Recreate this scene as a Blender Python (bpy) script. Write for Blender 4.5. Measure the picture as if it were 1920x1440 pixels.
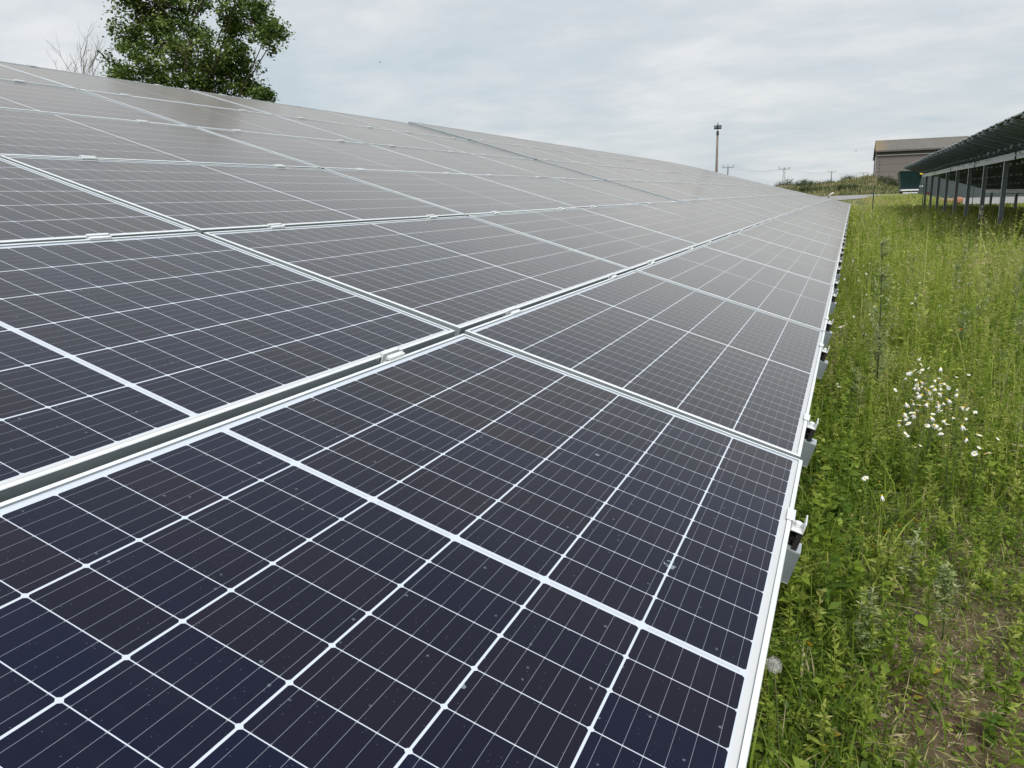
import bpy, bmesh, math, random
import numpy as np
from mathutils import Matrix, Vector

for o in list(bpy.data.objects): bpy.data.objects.remove(o)
S = bpy.context.scene
C = S.collection
PI = math.pi
R = math.radians

# ------------------------------------------------------------------ camera, sky, sun, exposure
CAM = Vector((0.0739, -2.1167, 1.4939))
cd = bpy.data.cameras.new('camera'); cam = bpy.data.objects.new('camera', cd); C.objects.link(cam)
rot = Matrix(((0.92024, -0.06339, 0.38619), (0.39029, 0.22149, -0.89365), (-0.02889, 0.97310, 0.22857)))
cam.matrix_world = Matrix.Translation(CAM) @ rot.to_4x4()
cd.sensor_fit = 'HORIZONTAL'; cd.sensor_width = 36.0; cd.lens = 1463.2 / 1920 * 36
cd.clip_start = 0.02; cd.clip_end = 6000
S.camera = cam
S.view_settings.view_transform = 'Standard'; S.view_settings.look = 'None'
S.view_settings.gamma = 1; S.view_settings.exposure = 0.70
S.cycles.max_bounces = 6; S.cycles.transparent_max_bounces = 6; S.cycles.caustics_reflective = False

SUN_EL, SUN_AZ = R(48), R(150)          # azimuth clockwise from +Y
w = bpy.data.worlds.new('World'); S.world = w; w.use_nodes = True
nt = w.node_tree; nt.nodes.clear()
def N(t, k, **kw):
    n = t.nodes.new(k)
    for a, b in kw.items(): setattr(n, a, b)
    return n
def wire(t, a, b): t.links.new(a, b)
def mth(t, op, a, b=None, c=None, clamp=False):
    n = t.nodes.new('ShaderNodeMath'); n.operation = op; n.use_clamp = clamp
    for i, v in enumerate((a, b, c)):
        if v is None: continue
        if isinstance(v, (int, float)): n.inputs[i].default_value = v
        else: t.links.new(v, n.inputs[i])
    return n.outputs[0]
def ramp(t, fac, stops, interp='LINEAR'):
    n = t.nodes.new('ShaderNodeValToRGB'); n.color_ramp.interpolation = interp
    cr = n.color_ramp
    while len(cr.elements) < len(stops): cr.elements.new(0.5)
    for e, (p, c) in zip(cr.elements, stops):
        e.position = p; e.color = (*c, 1) if len(c) == 3 else c
    t.links.new(fac, n.inputs[0]); return n.outputs[0]
def mixc(t, fac, a, b, blend='MIX'):
    n = t.nodes.new('ShaderNodeMix'); n.data_type = 'RGBA'; n.blend_type = blend
    for i, v in ((0, fac), (6, a), (7, b)):
        if isinstance(v, (int, float)): n.inputs[i].default_value = v
        elif isinstance(v, tuple): n.inputs[i].default_value = (*v, 1)
        else: t.links.new(v, n.inputs[i])
    return n.outputs[2]
sky = N(nt, 'ShaderNodeTexSky', sky_type='NISHITA', sun_disc=False, sun_elevation=SUN_EL, sun_rotation=SUN_AZ)
sky.air_density = 1.0; sky.dust_density = 2.0
skyl = N(nt, 'ShaderNodeVectorMath', operation='SCALE'); wire(nt, sky.outputs[0], skyl.inputs[0]); skyl.inputs['Scale'].default_value = 1.0
tc = N(nt, 'ShaderNodeTexCoord'); sx = N(nt, 'ShaderNodeSeparateXYZ'); wire(nt, tc.outputs['Generated'], sx.inputs[0])
zz = mth(nt, 'MAXIMUM', sx.outputs[2], 0.0)
zp = mth(nt, 'ADD', zz, 0.16)
cv = N(nt, 'ShaderNodeCombineXYZ')
wire(nt, mth(nt, 'DIVIDE', sx.outputs[0], zp), cv.inputs[0]); wire(nt, mth(nt, 'DIVIDE', sx.outputs[1], zp), cv.inputs[1])
n1 = N(nt, 'ShaderNodeTexNoise'); n1.inputs['Scale'].default_value = 0.55; n1.inputs['Detail'].default_value = 7; n1.inputs['Roughness'].default_value = 0.52; n1.inputs['Distortion'].default_value = 0.5
wire(nt, cv.outputs[0], n1.inputs['Vector'])
n2 = N(nt, 'ShaderNodeTexNoise'); n2.inputs['Scale'].default_value = 2.6; n2.inputs['Detail'].default_value = 8; n2.inputs['Roughness'].default_value = 0.6
mp = N(nt, 'ShaderNodeMapping'); mp.inputs['Location'].default_value = (3.1, 7.7, 0); mp.inputs['Scale'].default_value = (0.85, 1.1, 1); mp.inputs['Rotation'].default_value = (0, 0, 0.6)
wire(nt, cv.outputs[0], mp.inputs[0]); wire(nt, mp.outputs[0], n2.inputs['Vector'])
cl = mth(nt, 'ADD', mth(nt, 'MULTIPLY', n1.outputs[0], 0.58), mth(nt, 'MULTIPLY', n2.outputs[0], 0.42))
# overcast: layers of pale cloud with bluer, thinner patches (units before the 0.1 background strength)
cloud = ramp(nt, cl, [(0.37, (4.10, 4.70, 5.08)), (0.46, (4.66, 5.10, 5.38)), (0.53, (5.25, 5.50, 5.70)), (0.62, (6.10, 6.18, 6.28))])
dome = mth(nt, 'ADD', 1.0, mth(nt, 'MULTIPLY', mth(nt, 'MAXIMUM', mth(nt, 'SUBTRACT', zz, 0.42), 0.0), 2.0))
cs = N(nt, 'ShaderNodeVectorMath', operation='SCALE'); wire(nt, cloud, cs.inputs[0]); wire(nt, dome, cs.inputs['Scale'])
bgc = mixc(nt, 0.93, skyl.outputs[0], cs.outputs[0])
bg = N(nt, 'ShaderNodeBackground'); wire(nt, bgc, bg.inputs[0]); bg.inputs[1].default_value = 0.084
wo = N(nt, 'ShaderNodeOutputWorld'); wire(nt, bg.outputs[0], wo.inputs[0])

sl = bpy.data.lights.new('sun', 'SUN'); sl.energy = 1.9; sl.angle = R(20); sl.color = (1.0, 0.965, 0.91)
so = bpy.data.objects.new('sun', sl); C.objects.link(so)
sd = Vector((math.sin(SUN_AZ) * math.cos(SUN_EL), math.cos(SUN_AZ) * math.cos(SUN_EL), math.sin(SUN_EL)))
so.rotation_euler = sd.to_track_quat('Z', 'Y').to_euler(); so.location = (0, 0, 30)

# ------------------------------------------------------------------ helpers
rnd = random.Random(11)
rng = np.random.default_rng(5)
def mat(name):
    m = bpy.data.materials.new(name); m.use_nodes = True
    t = m.node_tree; return m, t, t.nodes['Principled BSDF']
def noise(t, scale, detail=4, rough=0.55, vec=None, dist=0.0):
    n = t.nodes.new('ShaderNodeTexNoise'); n.inputs['Scale'].default_value = scale; n.inputs['Detail'].default_value = detail
    n.inputs['Roughness'].default_value = rough; n.inputs['Distortion'].default_value = dist
    if vec is None:
        c = t.nodes.new('ShaderNodeTexCoord'); vec = c.outputs['Object']
    t.links.new(vec, n.inputs['Vector']); return n.outputs[0]
def bump(t, b, h, strength=0.3, dist=0.01):
    n = t.nodes.new('ShaderNodeBump'); n.inputs['Strength'].default_value = strength; n.inputs['Distance'].default_value = dist
    t.links.new(h, n.inputs['Height']); t.links.new(n.outputs[0], b.inputs['Normal'])
def simple(name, c1, c2=None, scale=6, rough=0.6, metal=0.0, spec=0.5, bmp=0.0):
    m, t, b = mat(name)
    c2 = c2 or tuple(x * 0.8 for x in c1)
    f = noise(t, scale)
    t.links.new(ramp(t, f, [(0.3, c2), (0.7, c1)]), b.inputs['Base Color'])
    b.inputs['Roughness'].default_value = rough; b.inputs['Metallic'].default_value = metal
    b.inputs['Specular IOR Level'].default_value = spec
    if bmp: bump(t, b, f, bmp, 0.01)
    return m
def tag(o, label, cat=None, group=None, kind=None):
    if label: o['label'] = label
    if cat: o['category'] = cat
    if group: o['group'] = group
    if kind: o['kind'] = kind
    return o
def empty(name, M=None, loc=None):
    o = bpy.data.objects.new(name, None); C.objects.link(o); o.empty_display_size = 0.1
    if M is not None: o.matrix_world = M
    if loc is not None: o.location = loc
    return o
def link(name, me, parent=None, M=None):
    o = bpy.data.objects.new(name, me); C.objects.link(o)
    if parent: o.parent = parent
    if M is not None: o.matrix_local = M
    return o
class MB:
    def __init__(s): s.v = []; s.f = []; s.mi = []
    def box(s, x0, x1, y0, y1, z0, z1, mi=0):
        b = len(s.v)
        s.v += [(x0,y0,z0),(x1,y0,z0),(x1,y1,z0),(x0,y1,z0),(x0,y0,z1),(x1,y0,z1),(x1,y1,z1),(x0,y1,z1)]
        s.f += [(b,b+3,b+2,b+1),(b+4,b+5,b+6,b+7),(b,b+1,b+5,b+4),(b+1,b+2,b+6,b+5),(b+2,b+3,b+7,b+6),(b+3,b,b+4,b+7)]
        s.mi += [mi]*6; return s
    def face(s, pts, mi=0):
        b = len(s.v); s.v += [tuple(p) for p in pts]; s.f.append(tuple(range(b, b+len(pts)))); s.mi.append(mi); return s
    def tube(s, pts, rad, n=8, mi=0, cap=True):
        pts = [Vector(p) for p in pts]
        if not isinstance(rad, (list, tuple)): rad = [rad]*len(pts)
        b = len(s.v); up = Vector((0, 0, 1))
        for i, p in enumerate(pts):
            d = (pts[min(i+1, len(pts)-1)] - pts[max(i-1, 0)]).normalized()
            a = d.cross(up if abs(d.z) < 0.95 else Vector((1, 0, 0))).normalized(); c = d.cross(a)
            for k in range(n):
                q = p + (a*math.cos(2*PI*k/n) + c*math.sin(2*PI*k/n))*rad[i]; s.v.append(tuple(q))
        for i in range(len(pts)-1):
            for k in range(n):
                s.f.append((b+i*n+k, b+i*n+(k+1) % n, b+(i+1)*n+(k+1) % n, b+(i+1)*n+k)); s.mi.append(mi)
        if cap:
            s.f.append(tuple(b+k for k in range(n))); s.mi.append(mi)
            e = b+(len(pts)-1)*n; s.f.append(tuple(e+n-1-k for k in range(n))); s.mi.append(mi)
        return s
    def prism(s, prof, axis, a0, a1, mi=0):   # profile polygon (2D) extruded along axis
        b = len(s.v); n = len(prof)
        for a in (a0, a1):
            for p in prof:
                s.v.append({'x': (a, p[0], p[1]), 'y': (p[0], a, p[1]), 'z': (p[0], p[1], a)}[axis])
        s.f.append(tuple(b+k for k in range(n))); s.f.append(tuple(b+n+n-1-k for k in range(n))); s.mi += [mi]*2
        for k in range(n): s.f.append((b+k, b+n+k, b+n+(k+1) % n, b+(k+1) % n)); s.mi.append(mi)
        return s
    def mesh(s, name, mats, smooth=False):
        me = bpy.data.meshes.new(name); me.from_pydata(s.v, [], s.f)
        for m in (mats if isinstance(mats, (list, tuple)) else [mats]): me.materials.append(m)
        me.polygons.foreach_set('material_index', s.mi)
        if smooth: me.polygons.foreach_set('use_smooth', [True]*len(s.f))
        bm = bmesh.new(); bm.from_mesh(me); bmesh.ops.recalc_face_normals(bm, faces=bm.faces); bm.to_mesh(me); bm.free()
        me.update(); return me
    def obj(s, name, mats, parent=None, smooth=False, M=None):
        return link(name, s.mesh(name, mats, smooth), parent, M)
def bevel(me, w=0.002, seg=1):
    bm = bmesh.new(); bm.from_mesh(me)
    bmesh.ops.bevel(bm, geom=[e for e in bm.edges], offset=w, segments=seg, affect='EDGES', clamp_overlap=True)
    bm.to_mesh(me); bm.free(); return me
def np_mesh(name, V, F, m, attrs=None):
    """V (n,3), F (m,k) same k"""
    me = bpy.data.meshes.new(name); k = F.shape[1]
    me.vertices.add(len(V)); me.vertices.foreach_set('co', V.astype(np.float32).ravel())
    me.loops.add(F.size); me.loops.foreach_set('vertex_index', F.astype(np.int32).ravel())
    me.polygons.add(len(F)); me.polygons.foreach_set('loop_start', np.arange(0, F.size, k, dtype=np.int32))
    try: me.polygons.foreach_set('loop_total', np.full(len(F), k, dtype=np.int32))
    except Exception: pass
    for nm, a in (attrs or {}).items():
        at = me.attributes.new(nm, 'FLOAT', 'POINT'); at.data.foreach_set('value', a.astype(np.float32))
    for mm in (m if isinstance(m, (list, tuple)) else [m]): me.materials.append(mm)
    me.update(calc_edges=True); return me
def attr(t, name):
    n = t.nodes.new('ShaderNodeAttribute'); n.attribute_name = name; return n.outputs['Fac']
ORD = ['zeroth','first','second','third','fourth','fifth','sixth','seventh','eighth','ninth','tenth','eleventh','twelfth','thirteenth','fourteenth','fifteenth','sixteenth','seventeenth','eighteenth','nineteenth','twentieth','twenty-first','twenty-second','twenty-third','twenty-fourth','twenty-fifth','twenty-sixth']

# smooth value noise in numpy for ground relief and plant density
_tab = rng.random((64, 64))
def vnoise(x, y):
    xi = np.floor(x).astype(int); yi = np.floor(y).astype(int); fx = x-xi; fy = y-yi
    fx = fx*fx*(3-2*fx); fy = fy*fy*(3-2*fy)
    g = lambda a, b: _tab[a % 64, b % 64]
    return (g(xi, yi)*(1-fx)+g(xi+1, yi)*fx)*(1-fy)+(g(xi, yi+1)*(1-fx)+g(xi+1, yi+1)*fx)*fy
def fbm(x, y, o=4):
    r = 0; a = 0.5; s = 1
    for i in range(o): r = r+a*vnoise(x*s+17.3*i, y*s+9.1*i); a *= 0.5; s *= 2.1
    return r
def sm(a, b, x): t = np.clip((x-a)/(b-a), 0, 1); return t*t*(3-2*t)

# ------------------------------------------------------------------ terrain height
def hbase(X, Y):
    X = np.asarray(X, float); Y = np.asarray(Y, float)
    rise = sm(54, 80, Y)
    amp = 0.50+0.55*(1-sm(4.5, 8.5, X))
    h = rise*amp
    # verge swelling between field and road on the right of the gap
    h = h+0.22*np.exp(-((Y-69)/4.5)**2)*sm(0.6, 2.6, X)*(1-sm(4.6, 7, X))
    # the mound behind the road: climbs to the left edge of the barn
    top = np.interp(X, [-30, -14, -7.6, -2.7, 0, 2.3, 3.6, 5, 14], [.5, .8, .95, 1.25, 1.6, 2.0, 1.05, .75, .4])
    m = sm(84, 112, Y)*top
    m = m+0.35*(fbm(X*0.22, Y*0.22)-0.5)*sm(86, 96, Y)
    h = h+m
    far = np.clip(Y-135, 0, 500)*0.0085
    return h+far*sm(135, 240, Y)
def hgt(X, Y):
    X = np.asarray(X, float); Y = np.asarray(Y, float)
    near = (1-sm(30, 60, Y))
    return hbase(X, Y)+near*(0.10*(fbm(X*0.55, Y*0.55)-0.47)+0.045*(fbm(X*4.1+5, Y*4.1)-0.47)+0.014*(fbm(X*26, Y*26)-0.47)*(1-sm(4, 7, Y)))
def h1(x, y): return float(hgt(np.array([x]), np.array([y]))[0])

def axis(parts):
    a = []
    for lo, hi, st in parts: a += list(np.arange(lo, hi, st))
    return np.array(a+[parts[-1][1]])
xs = axis([(-3000, -400, 200), (-400, -60, 20), (-60, -12, 3), (-12, -0.7, 0.35), (-0.7, 1.3, 0.022), (1.3, 3, 0.09), (3, 16, 0.35), (16, 60, 3), (60, 400, 20), (400, 3000, 200)])
ys = axis([(-600, -40, 40), (-40, -3, 2), (-3, -0.8, 0.2), (-0.8, 3.4, 0.026), (3.4, 7, 0.09), (7, 60, 0.5), (60, 140, 0.8), (140, 400, 8), (400, 3200, 150)])
XX, YY = np.meshgrid(xs, ys); ZZ = hgt(XX, YY)
nx, ny = len(xs), len(ys)
idx = np.arange(nx*ny).reshape(ny, nx)
F = np.stack([idx[:-1, :-1], idx[:-1, 1:], idx[1:, 1:], idx[1:, :-1]], -1).reshape(-1, 4)
m, t, b = mat('field soil and turf')
geo = t.nodes.new('ShaderNodeNewGeometry'); P = geo.outputs['Position']
fa = noise(t, 1.1, 6, 0.6, P); fb = noise(t, 22, 6, 0.65, P); fc = noise(t, 140, 4, 0.6, P)
soil = ramp(t, fb, [(0.30, (0.060, 0.038, 0.026)), (0.48, (0.105, 0.068, 0.047)), (0.60, (0.150, 0.100, 0.072)), (0.75, (0.22, 0.16, 0.12))])
turf = ramp(t, fc, [(0.3, (0.030, 0.050, 0.014)), (0.5, (0.075, 0.095, 0.030)), (0.7, (0.16, 0.15, 0.07))])
sep = t.nodes.new('ShaderNodeSeparateXYZ'); t.links.new(P, sep.inputs[0])
yfac = mth(t, 'MULTIPLY', mth(t, 'SUBTRACT', sep.outputs[1], 2.0), 0.15, clamp=True)
cov = mth(t, 'ADD', mth(t, 'MULTIPLY', mth(t, 'SUBTRACT', fa, 0.46), 3.0), mth(t, 'ADD', 0.25, yfac), clamp=True)
c = mixc(t, cov, soil, turf)
farg = ramp(t, noise(t, 0.35, 6, 0.65, P), [(0.3, (0.045, 0.060, 0.022)), (0.48, (0.085, 0.095, 0.038)), (0.60, (0.15, 0.14, 0.065)), (0.75, (0.21, 0.18, 0.10))])
ff = mth(t, 'MULTIPLY', mth(t, 'SUBTRACT', sep.outputs[1], 60.0), 0.05, clamp=True)
t.links.new(mixc(t, ff, c, farg), b.inputs['Base Color']); b.inputs['Roughness'].default_value = 0.95; b.inputs['Specular IOR Level'].default_value = 0.15
bump(t, b, mth(t, 'ADD', fb, mth(t, 'MULTIPLY', fc, 0.5)), 0.8, 0.012)
me = np_mesh('ground', np.stack([XX, YY, ZZ], -1).reshape(-1, 3), F, m)
me.polygons.foreach_set('use_smooth', [True]*len(me.polygons))
tag(link('ground', me), None, kind='structure')

# ------------------------------------------------------------------ road and concrete yard, draped on the terrain
def strip(name, pts, width, m, lift, nseg=14, dens=60):
    pts = [Vector((p[0], p[1], 0)) for p in pts]; cur = []
    for i in range(len(pts)-1):
        p0 = pts[max(i-1, 0)]; p1 = pts[i]; p2 = pts[i+1]; p3 = pts[min(i+2, len(pts)-1)]
        for k in range(dens):
            u = k/dens
            cur.append(0.5*((2*p1)+(p2-p0)*u+(2*p0-5*p1+4*p2-p3)*u*u+(3*p1-p0-3*p2+p3)*u**3))
    V = []
    for i, p in enumerate(cur):
        d = (cur[min(i+1, len(cur)-1)]-cur[max(i-1, 0)]).normalized(); n = Vector((-d.y, d.x, 0))
        for k in range(nseg+1):
            q = p+n*(k/nseg-0.5)*width; V.append((q.x, q.y, 0))
    V = np.array(V); V[:, 2] = hgt(V[:, 0], V[:, 1])+lift
    a = np.arange(len(cur)*(nseg+1)).reshape(len(cur), nseg+1)
    F = np.stack([a[:-1, :-1], a[:-1, 1:], a[1:, 1:], a[1:, :-1]], -1).reshape(-1, 4)
    return tag(link(name, np_mesh(name, V, F, m)), None, kind='structure')
asph, t, b = mat('worn asphalt')
geo = t.nodes.new('ShaderNodeNewGeometry'); P = geo.outputs['Position']
t.links.new(ramp(t, noise(t, 3, 8, 0.7, P), [(0.3, (0.17, 0.165, 0.16)), (0.7, (0.27, 0.265, 0.26))]), b.inputs['Base Color']); b.inputs['Roughness'].default_value = 0.9
conc, t, b = mat('pale concrete')
geo = t.nodes.new('ShaderNodeNewGeometry'); P = geo.outputs['Position']
t.links.new(ramp(t, noise(t, 1.6, 8, 0.7, P), [(0.3, (0.16, 0.155, 0.145)), (0.7, (0.26, 0.25, 0.235))]), b.inputs['Base Color']); b.inputs['Roughness'].default_value = 0.9
strip('road', [(60, 90), (22, 84), (6, 80), (1.5, 76.5), (-2.5, 72.5), (-9, 68.5), (-30, 66), (-60, 66)], 5.6, asph, 0.035)
strip('concrete_yard', [(70, 70), (30, 71.5), (14, 72.5), (6.2, 74)], 14, conc, 0.028)

# ------------------------------------------------------------------ materials of the solar arrays
alu, t, b = mat('anodised aluminium')
f = noise(t, 9, 4)
t.links.new(ramp(t, f, [(0.3, (0.62, 0.64, 0.65)), (0.7, (0.74, 0.76, 0.77))]), b.inputs['Base Color'])
b.inputs['Metallic'].default_value = 0.25; b.inputs['Roughness'].default_value = 0.42
f5 = noise(t, 45, 6, 0.7); f6 = noise(t, 3, 5, 0.7)
sp_ = mth(t, 'MULTIPLY', mth(t, 'MAXIMUM', mth(t, 'SUBTRACT', mth(t, 'ADD', mth(t, 'MULTIPLY', f5, 0.6), mth(t, 'MULTIPLY', f6, 0.4)), 0.53), 0.0), 6.0, clamp=True)
t.links.new(mixc(t, sp_, b.inputs['Base Color'].links[0].from_socket, (0.50, 0.46, 0.41)), b.inputs['Base Color'])
alud, t, b = mat('dusty aluminium lip')
f = noise(t, 30, 5)
t.links.new(ramp(t, f, [(0.3, (0.60, 0.58, 0.55)), (0.7, (0.74, 0.73, 0.71))]), b.inputs['Base Color'])
b.inputs['Metallic'].default_value = 0.2; b.inputs['Roughness'].default_value = 0.6
alu_shade, t, b = mat('aluminium side wall with painted shade')  # same frame aluminium, colour darkened to paint the shade in the gaps
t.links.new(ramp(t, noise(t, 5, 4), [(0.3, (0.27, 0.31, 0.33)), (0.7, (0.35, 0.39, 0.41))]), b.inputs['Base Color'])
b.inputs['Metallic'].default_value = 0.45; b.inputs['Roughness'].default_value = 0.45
galvd, t, b = mat('dull galvanised post')
t.links.new(ramp(t, noise(t, 7, 5), [(0.3, (0.30, 0.33, 0.36)), (0.7, (0.42, 0.45, 0.48))]), b.inputs['Base Color'])
b.inputs['Metallic'].default_value = 0.7; b.inputs['Roughness'].default_value = 0.4
galv_shade, t, b = mat('galvanised web with painted shade')  # same rafter steel, colour darkened to paint its shaded face below the lit top
t.links.new(ramp(t, noise(t, 9, 6, 0.65), [(0.3, (0.15, 0.185, 0.20)), (0.7, (0.25, 0.29, 0.31))]), b.inputs['Base Color'])
b.inputs['Metallic'].default_value = 0.3; b.inputs['Roughness'].default_value = 0.5
galv, t, b = mat('galvanised steel')
v = t.nodes.new('ShaderNodeTexVoronoi'); v.inputs['Scale'].default_value = 60
tc_ = t.nodes.new('ShaderNodeTexCoord'); t.links.new(tc_.outputs['Object'], v.inputs['Vector'])
t.links.new(mixc(t, mth(t, 'MULTIPLY', v.outputs['Distance'], 0.9, clamp=True), (0.40, 0.44, 0.46), (0.56, 0.60, 0.62)), b.inputs['Base Color'])
b.inputs['Metallic'].default_value = 0.5; b.inputs['Roughness'].default_value = 0.48
zinc = simple('matt zinc purlin', (0.86, 0.88, 0.88), (0.78, 0.80, 0.80), 3, 0.5, 0.0)
blk = simple('black plastic', (0.02, 0.02, 0.02), None, 8, 0.5)

LM, WM, TM = 2.080, 1.038, 0.035       # module length (along the row), width (up the slope), thickness
LIP = 0.0108
PU, PV = 2.108, 1.058                   # pitches

def glass_material():
    m, t, b = mat('solar glass over half cut cells')
    uv = t.nodes.new('ShaderNodeUVMap'); uv.uv_map = 'UVMap'
    s = t.nodes.new('ShaderNodeSeparateXYZ'); t.links.new(uv.outputs[0], s.inputs[0])
    U, V = s.outputs[0], s.outputs[1]                       # metres, origin at module centre
    oi = t.nodes.new('ShaderNodeObjectInfo'); rndv = oi.outputs['Random']
    CU, GU, CC = 0.0826, 0.0016, 0.0165                     # cell, gap, centre gap along the row
    CV, GV = 0.1618, 0.0036
    au = mth(t, 'SUBTRACT', mth(t, 'ABSOLUTE', U), CC/2)     # distance past the centre bar
    iu = mth(t, 'FLOOR', mth(t, 'DIVIDE', au, CU+GU))
    fu = mth(t, 'SUBTRACT', au, mth(t, 'MULTIPLY', iu, CU+GU))
    v0 = mth(t, 'ADD', V, 3*CV+2.5*GV)
    iv = mth(t, 'FLOOR', mth(t, 'DIVIDE', v0, CV+GV))
    fv = mth(t, 'SUBTRACT', v0, mth(t, 'MULTIPLY', iv, CV+GV))
    du = mth(t, 'SUBTRACT', CU/2, mth(t, 'ABSOLUTE', mth(t, 'SUBTRACT', fu, CU/2)))   # inside distance to cell edge
    dv = mth(t, 'SUBTRACT', CV/2, mth(t, 'ABSOLUTE', mth(t, 'SUBTRACT', fv, CV/2)))
    inn = mth(t, 'MULTIPLY', mth(t, 'GREATER_THAN', du, 0.0), mth(t, 'GREATER_THAN', dv, 0.0))
    inn = mth(t, 'MULTIPLY', inn, mth(t, 'GREATER_THAN', mth(t, 'ADD', du, dv), 0.0035))
    inn = mth(t, 'MULTIPLY', inn, mth(t, 'LESS_THAN', iu, 11.5)); inn = mth(t, 'MULTIPLY', inn, mth(t, 'GREATER_THAN', au, 0.0))
    inn = mth(t, 'MULTIPLY', inn, mth(t, 'GREATER_THAN', iv, -0.5)); inn = mth(t, 'MULTIPLY', inn, mth(t, 'LESS_THAN', iv, 5.5))
    # busbars: six thin silver lines running along the row, thickening at the solder points
    pb = CV/6
    bf = mth(t, 'ABSOLUTE', mth(t, 'SUBTRACT', mth(t, 'MODULO', fv, pb), pb/2))
    wb = mth(t, 'ADD', 0.00034, mth(t, 'MULTIPLY', mth(t, 'LESS_THAN', du, 0.0022), 0.00045))
    bus = mth(t, 'LESS_THAN', bf, wb)
    # colour of each cell
    cb = t.nodes.new('ShaderNodeCombineXYZ'); sg = mth(t, 'SIGN', U)
    t.links.new(mth(t, 'ADD', mth(t, 'MULTIPLY', iu, sg), mth(t, 'MULTIPLY', sg, 0.37)), cb.inputs[0]); t.links.new(iv, cb.inputs[1]); t.links.new(mth(t, 'MULTIPLY', rndv, 91.0), cb.inputs[2])
    wn = t.nodes.new('ShaderNodeTexWhiteNoise'); wn.noise_dimensions = '3D'; t.links.new(cb.outputs[0], wn.inputs['Vector'])
    lf = t.nodes.new('ShaderNodeTexNoise'); lf.inputs['Scale'].default_value = 0.33; lf.inputs['Detail'].default_value = 1; t.links.new(cb.outputs[0], lf.inputs['Vector'])
    hue = mth(t, 'ADD', mth(t, 'MULTIPLY', wn.outputs['Value'], 0.10), mth(t, 'ADD', mth(t, 'MULTIPLY', lf.outputs[0], 0.50), mth(t, 'MULTIPLY', rndv, 0.10)))
    cell = ramp(t, hue, [(0.14, (0.0002, 0.0022, 0.0200)), (0.32, (0.0010, 0.0018, 0.0140)), (0.48, (0.0058, 0.0038, 0.0085)), (0.70, (0.0105, 0.0066, 0.0050))])
    # fine finger grid lifts the cell very slightly
    cell = mixc(t, mth(t, 'MULTIPLY', bus, 0.42), cell, (0.36, 0.39, 0.44))
    # white back sheet, ribbons in the centre bar
    rib = mth(t, 'MULTIPLY', mth(t, 'LESS_THAN', mth(t, 'ABSOLUTE', U), 0.0032), mth(t, 'GREATER_THAN', dv, 0.008))
    back = mixc(t, mth(t, 'MULTIPLY', rib, 0.55), (0.47, 0.51, 0.57), (0.34, 0.36, 0.39))
    col = mixc(t, inn, back, cell)
    # dust film, denser towards the low frame edge, droppings and flecks
    vec = t.nodes.new('ShaderNodeCombineXYZ'); t.links.new(U, vec.inputs[0]); t.links.new(V, vec.inputs[1]); t.links.new(mth(t, 'MULTIPLY', rndv, 57.0), vec.inputs[2])
    dn = noise(t, 3.0, 6, 0.6, vec.outputs[0])
    low = mth(t, 'MULTIPLY', mth(t, 'SUBTRACT', -0.4950, V), 300.0, clamp=True)
    stm = t.nodes.new('ShaderNodeMapping'); stm.inputs['Scale'].default_value = (38, 2.2, 1); t.links.new(vec.outputs[0], stm.inputs[0])
    stk = mth(t, 'MULTIPLY', mth(t, 'MAXIMUM', mth(t, 'SUBTRACT', noise(t, 1.0, 4, 0.6, stm.outputs[0]), 0.56), 0.0), mth(t, 'MULTIPLY', dn, 0.16))
    dn = mth(t, 'ADD', dn, mth(t, 'MULTIPLY', stk, 80.0))
    film = mth(t, 'ADD', mth(t, 'MULTIPLY', dn, 0.0045), mth(t, 'MULTIPLY', low, 0.42))
    col = mixc(t, film, col, (0.50, 0.45, 0.38))
    def flecks(scale, thr, seed, dens):
        vo = t.nodes.new('ShaderNodeTexVoronoi'); vo.inputs['Scale'].default_value = scale
        mpn = t.nodes.new('ShaderNodeMapping'); mpn.inputs['Location'].default_value = (seed, seed*1.7, 0); t.links.new(vec.outputs[0], mpn.inputs[0])
        dst = noise(t, scale*5, 3, 0.6, mpn.outputs[0])
        t.links.new(mpn.outputs[0], vo.inputs['Vector'])
        d = mth(t, 'ADD', vo.outputs['Distance'], mth(t, 'MULTIPLY', mth(t, 'SUBTRACT', dst, 0.5), thr*2.2))
        sc = t.nodes.new('ShaderNodeSeparateColor'); t.links.new(vo.outputs['Color'], sc.inputs[0])
        return mth(t, 'MULTIPLY', mth(t, 'LESS_THAN', d, thr), mth(t, 'LESS_THAN', sc.outputs[0], dens))
    f1 = flecks(42, 0.10, 2.0, 0.28); f2 = flecks(9, 0.045, 9.0, 0.40); f3 = flecks(2.3, 0.0085, 5.0, 0.42)
    f4 = flecks(5, 0.06, 4.0, 0.10)
    col = mixc(t, mth(t, 'MULTIPLY', f1, 0.13), col, (0.50, 0.62, 0.66))
    f0 = flecks(210, 0.11, 7.0, 0.16)
    col = mixc(t, mth(t, 'MULTIPLY', f0, 0.16), col, (0.6, 0.66, 0.72))
    col = mixc(t, mth(t, 'MULTIPLY', f2, 0.28), col, (0.50, 0.58, 0.62))
    sp = noise(t, 60, 3, 0.7, vec.outputs[0])
    col = mixc(t, mth(t, 'MULTIPLY', mth(t, 'MULTIPLY', f4, mth(t, 'GREATER_THAN', sp, 0.48)), 0.32), col, (0.50, 0.60, 0.68))
    col = mixc(t, f3, col, (0.012, 0.010, 0.010))
    t.links.new(col, b.inputs['Base Color'])
    rg = noise(t, 1.4, 4, 0.6, vec.outputs[0])
    t.links.new(mth(t, 'ADD', 0.105, mth(t, 'MULTIPLY', rg, 0.05)), b.inputs['Roughness'])
    b.inputs['IOR'].default_value = 1.23
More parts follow.
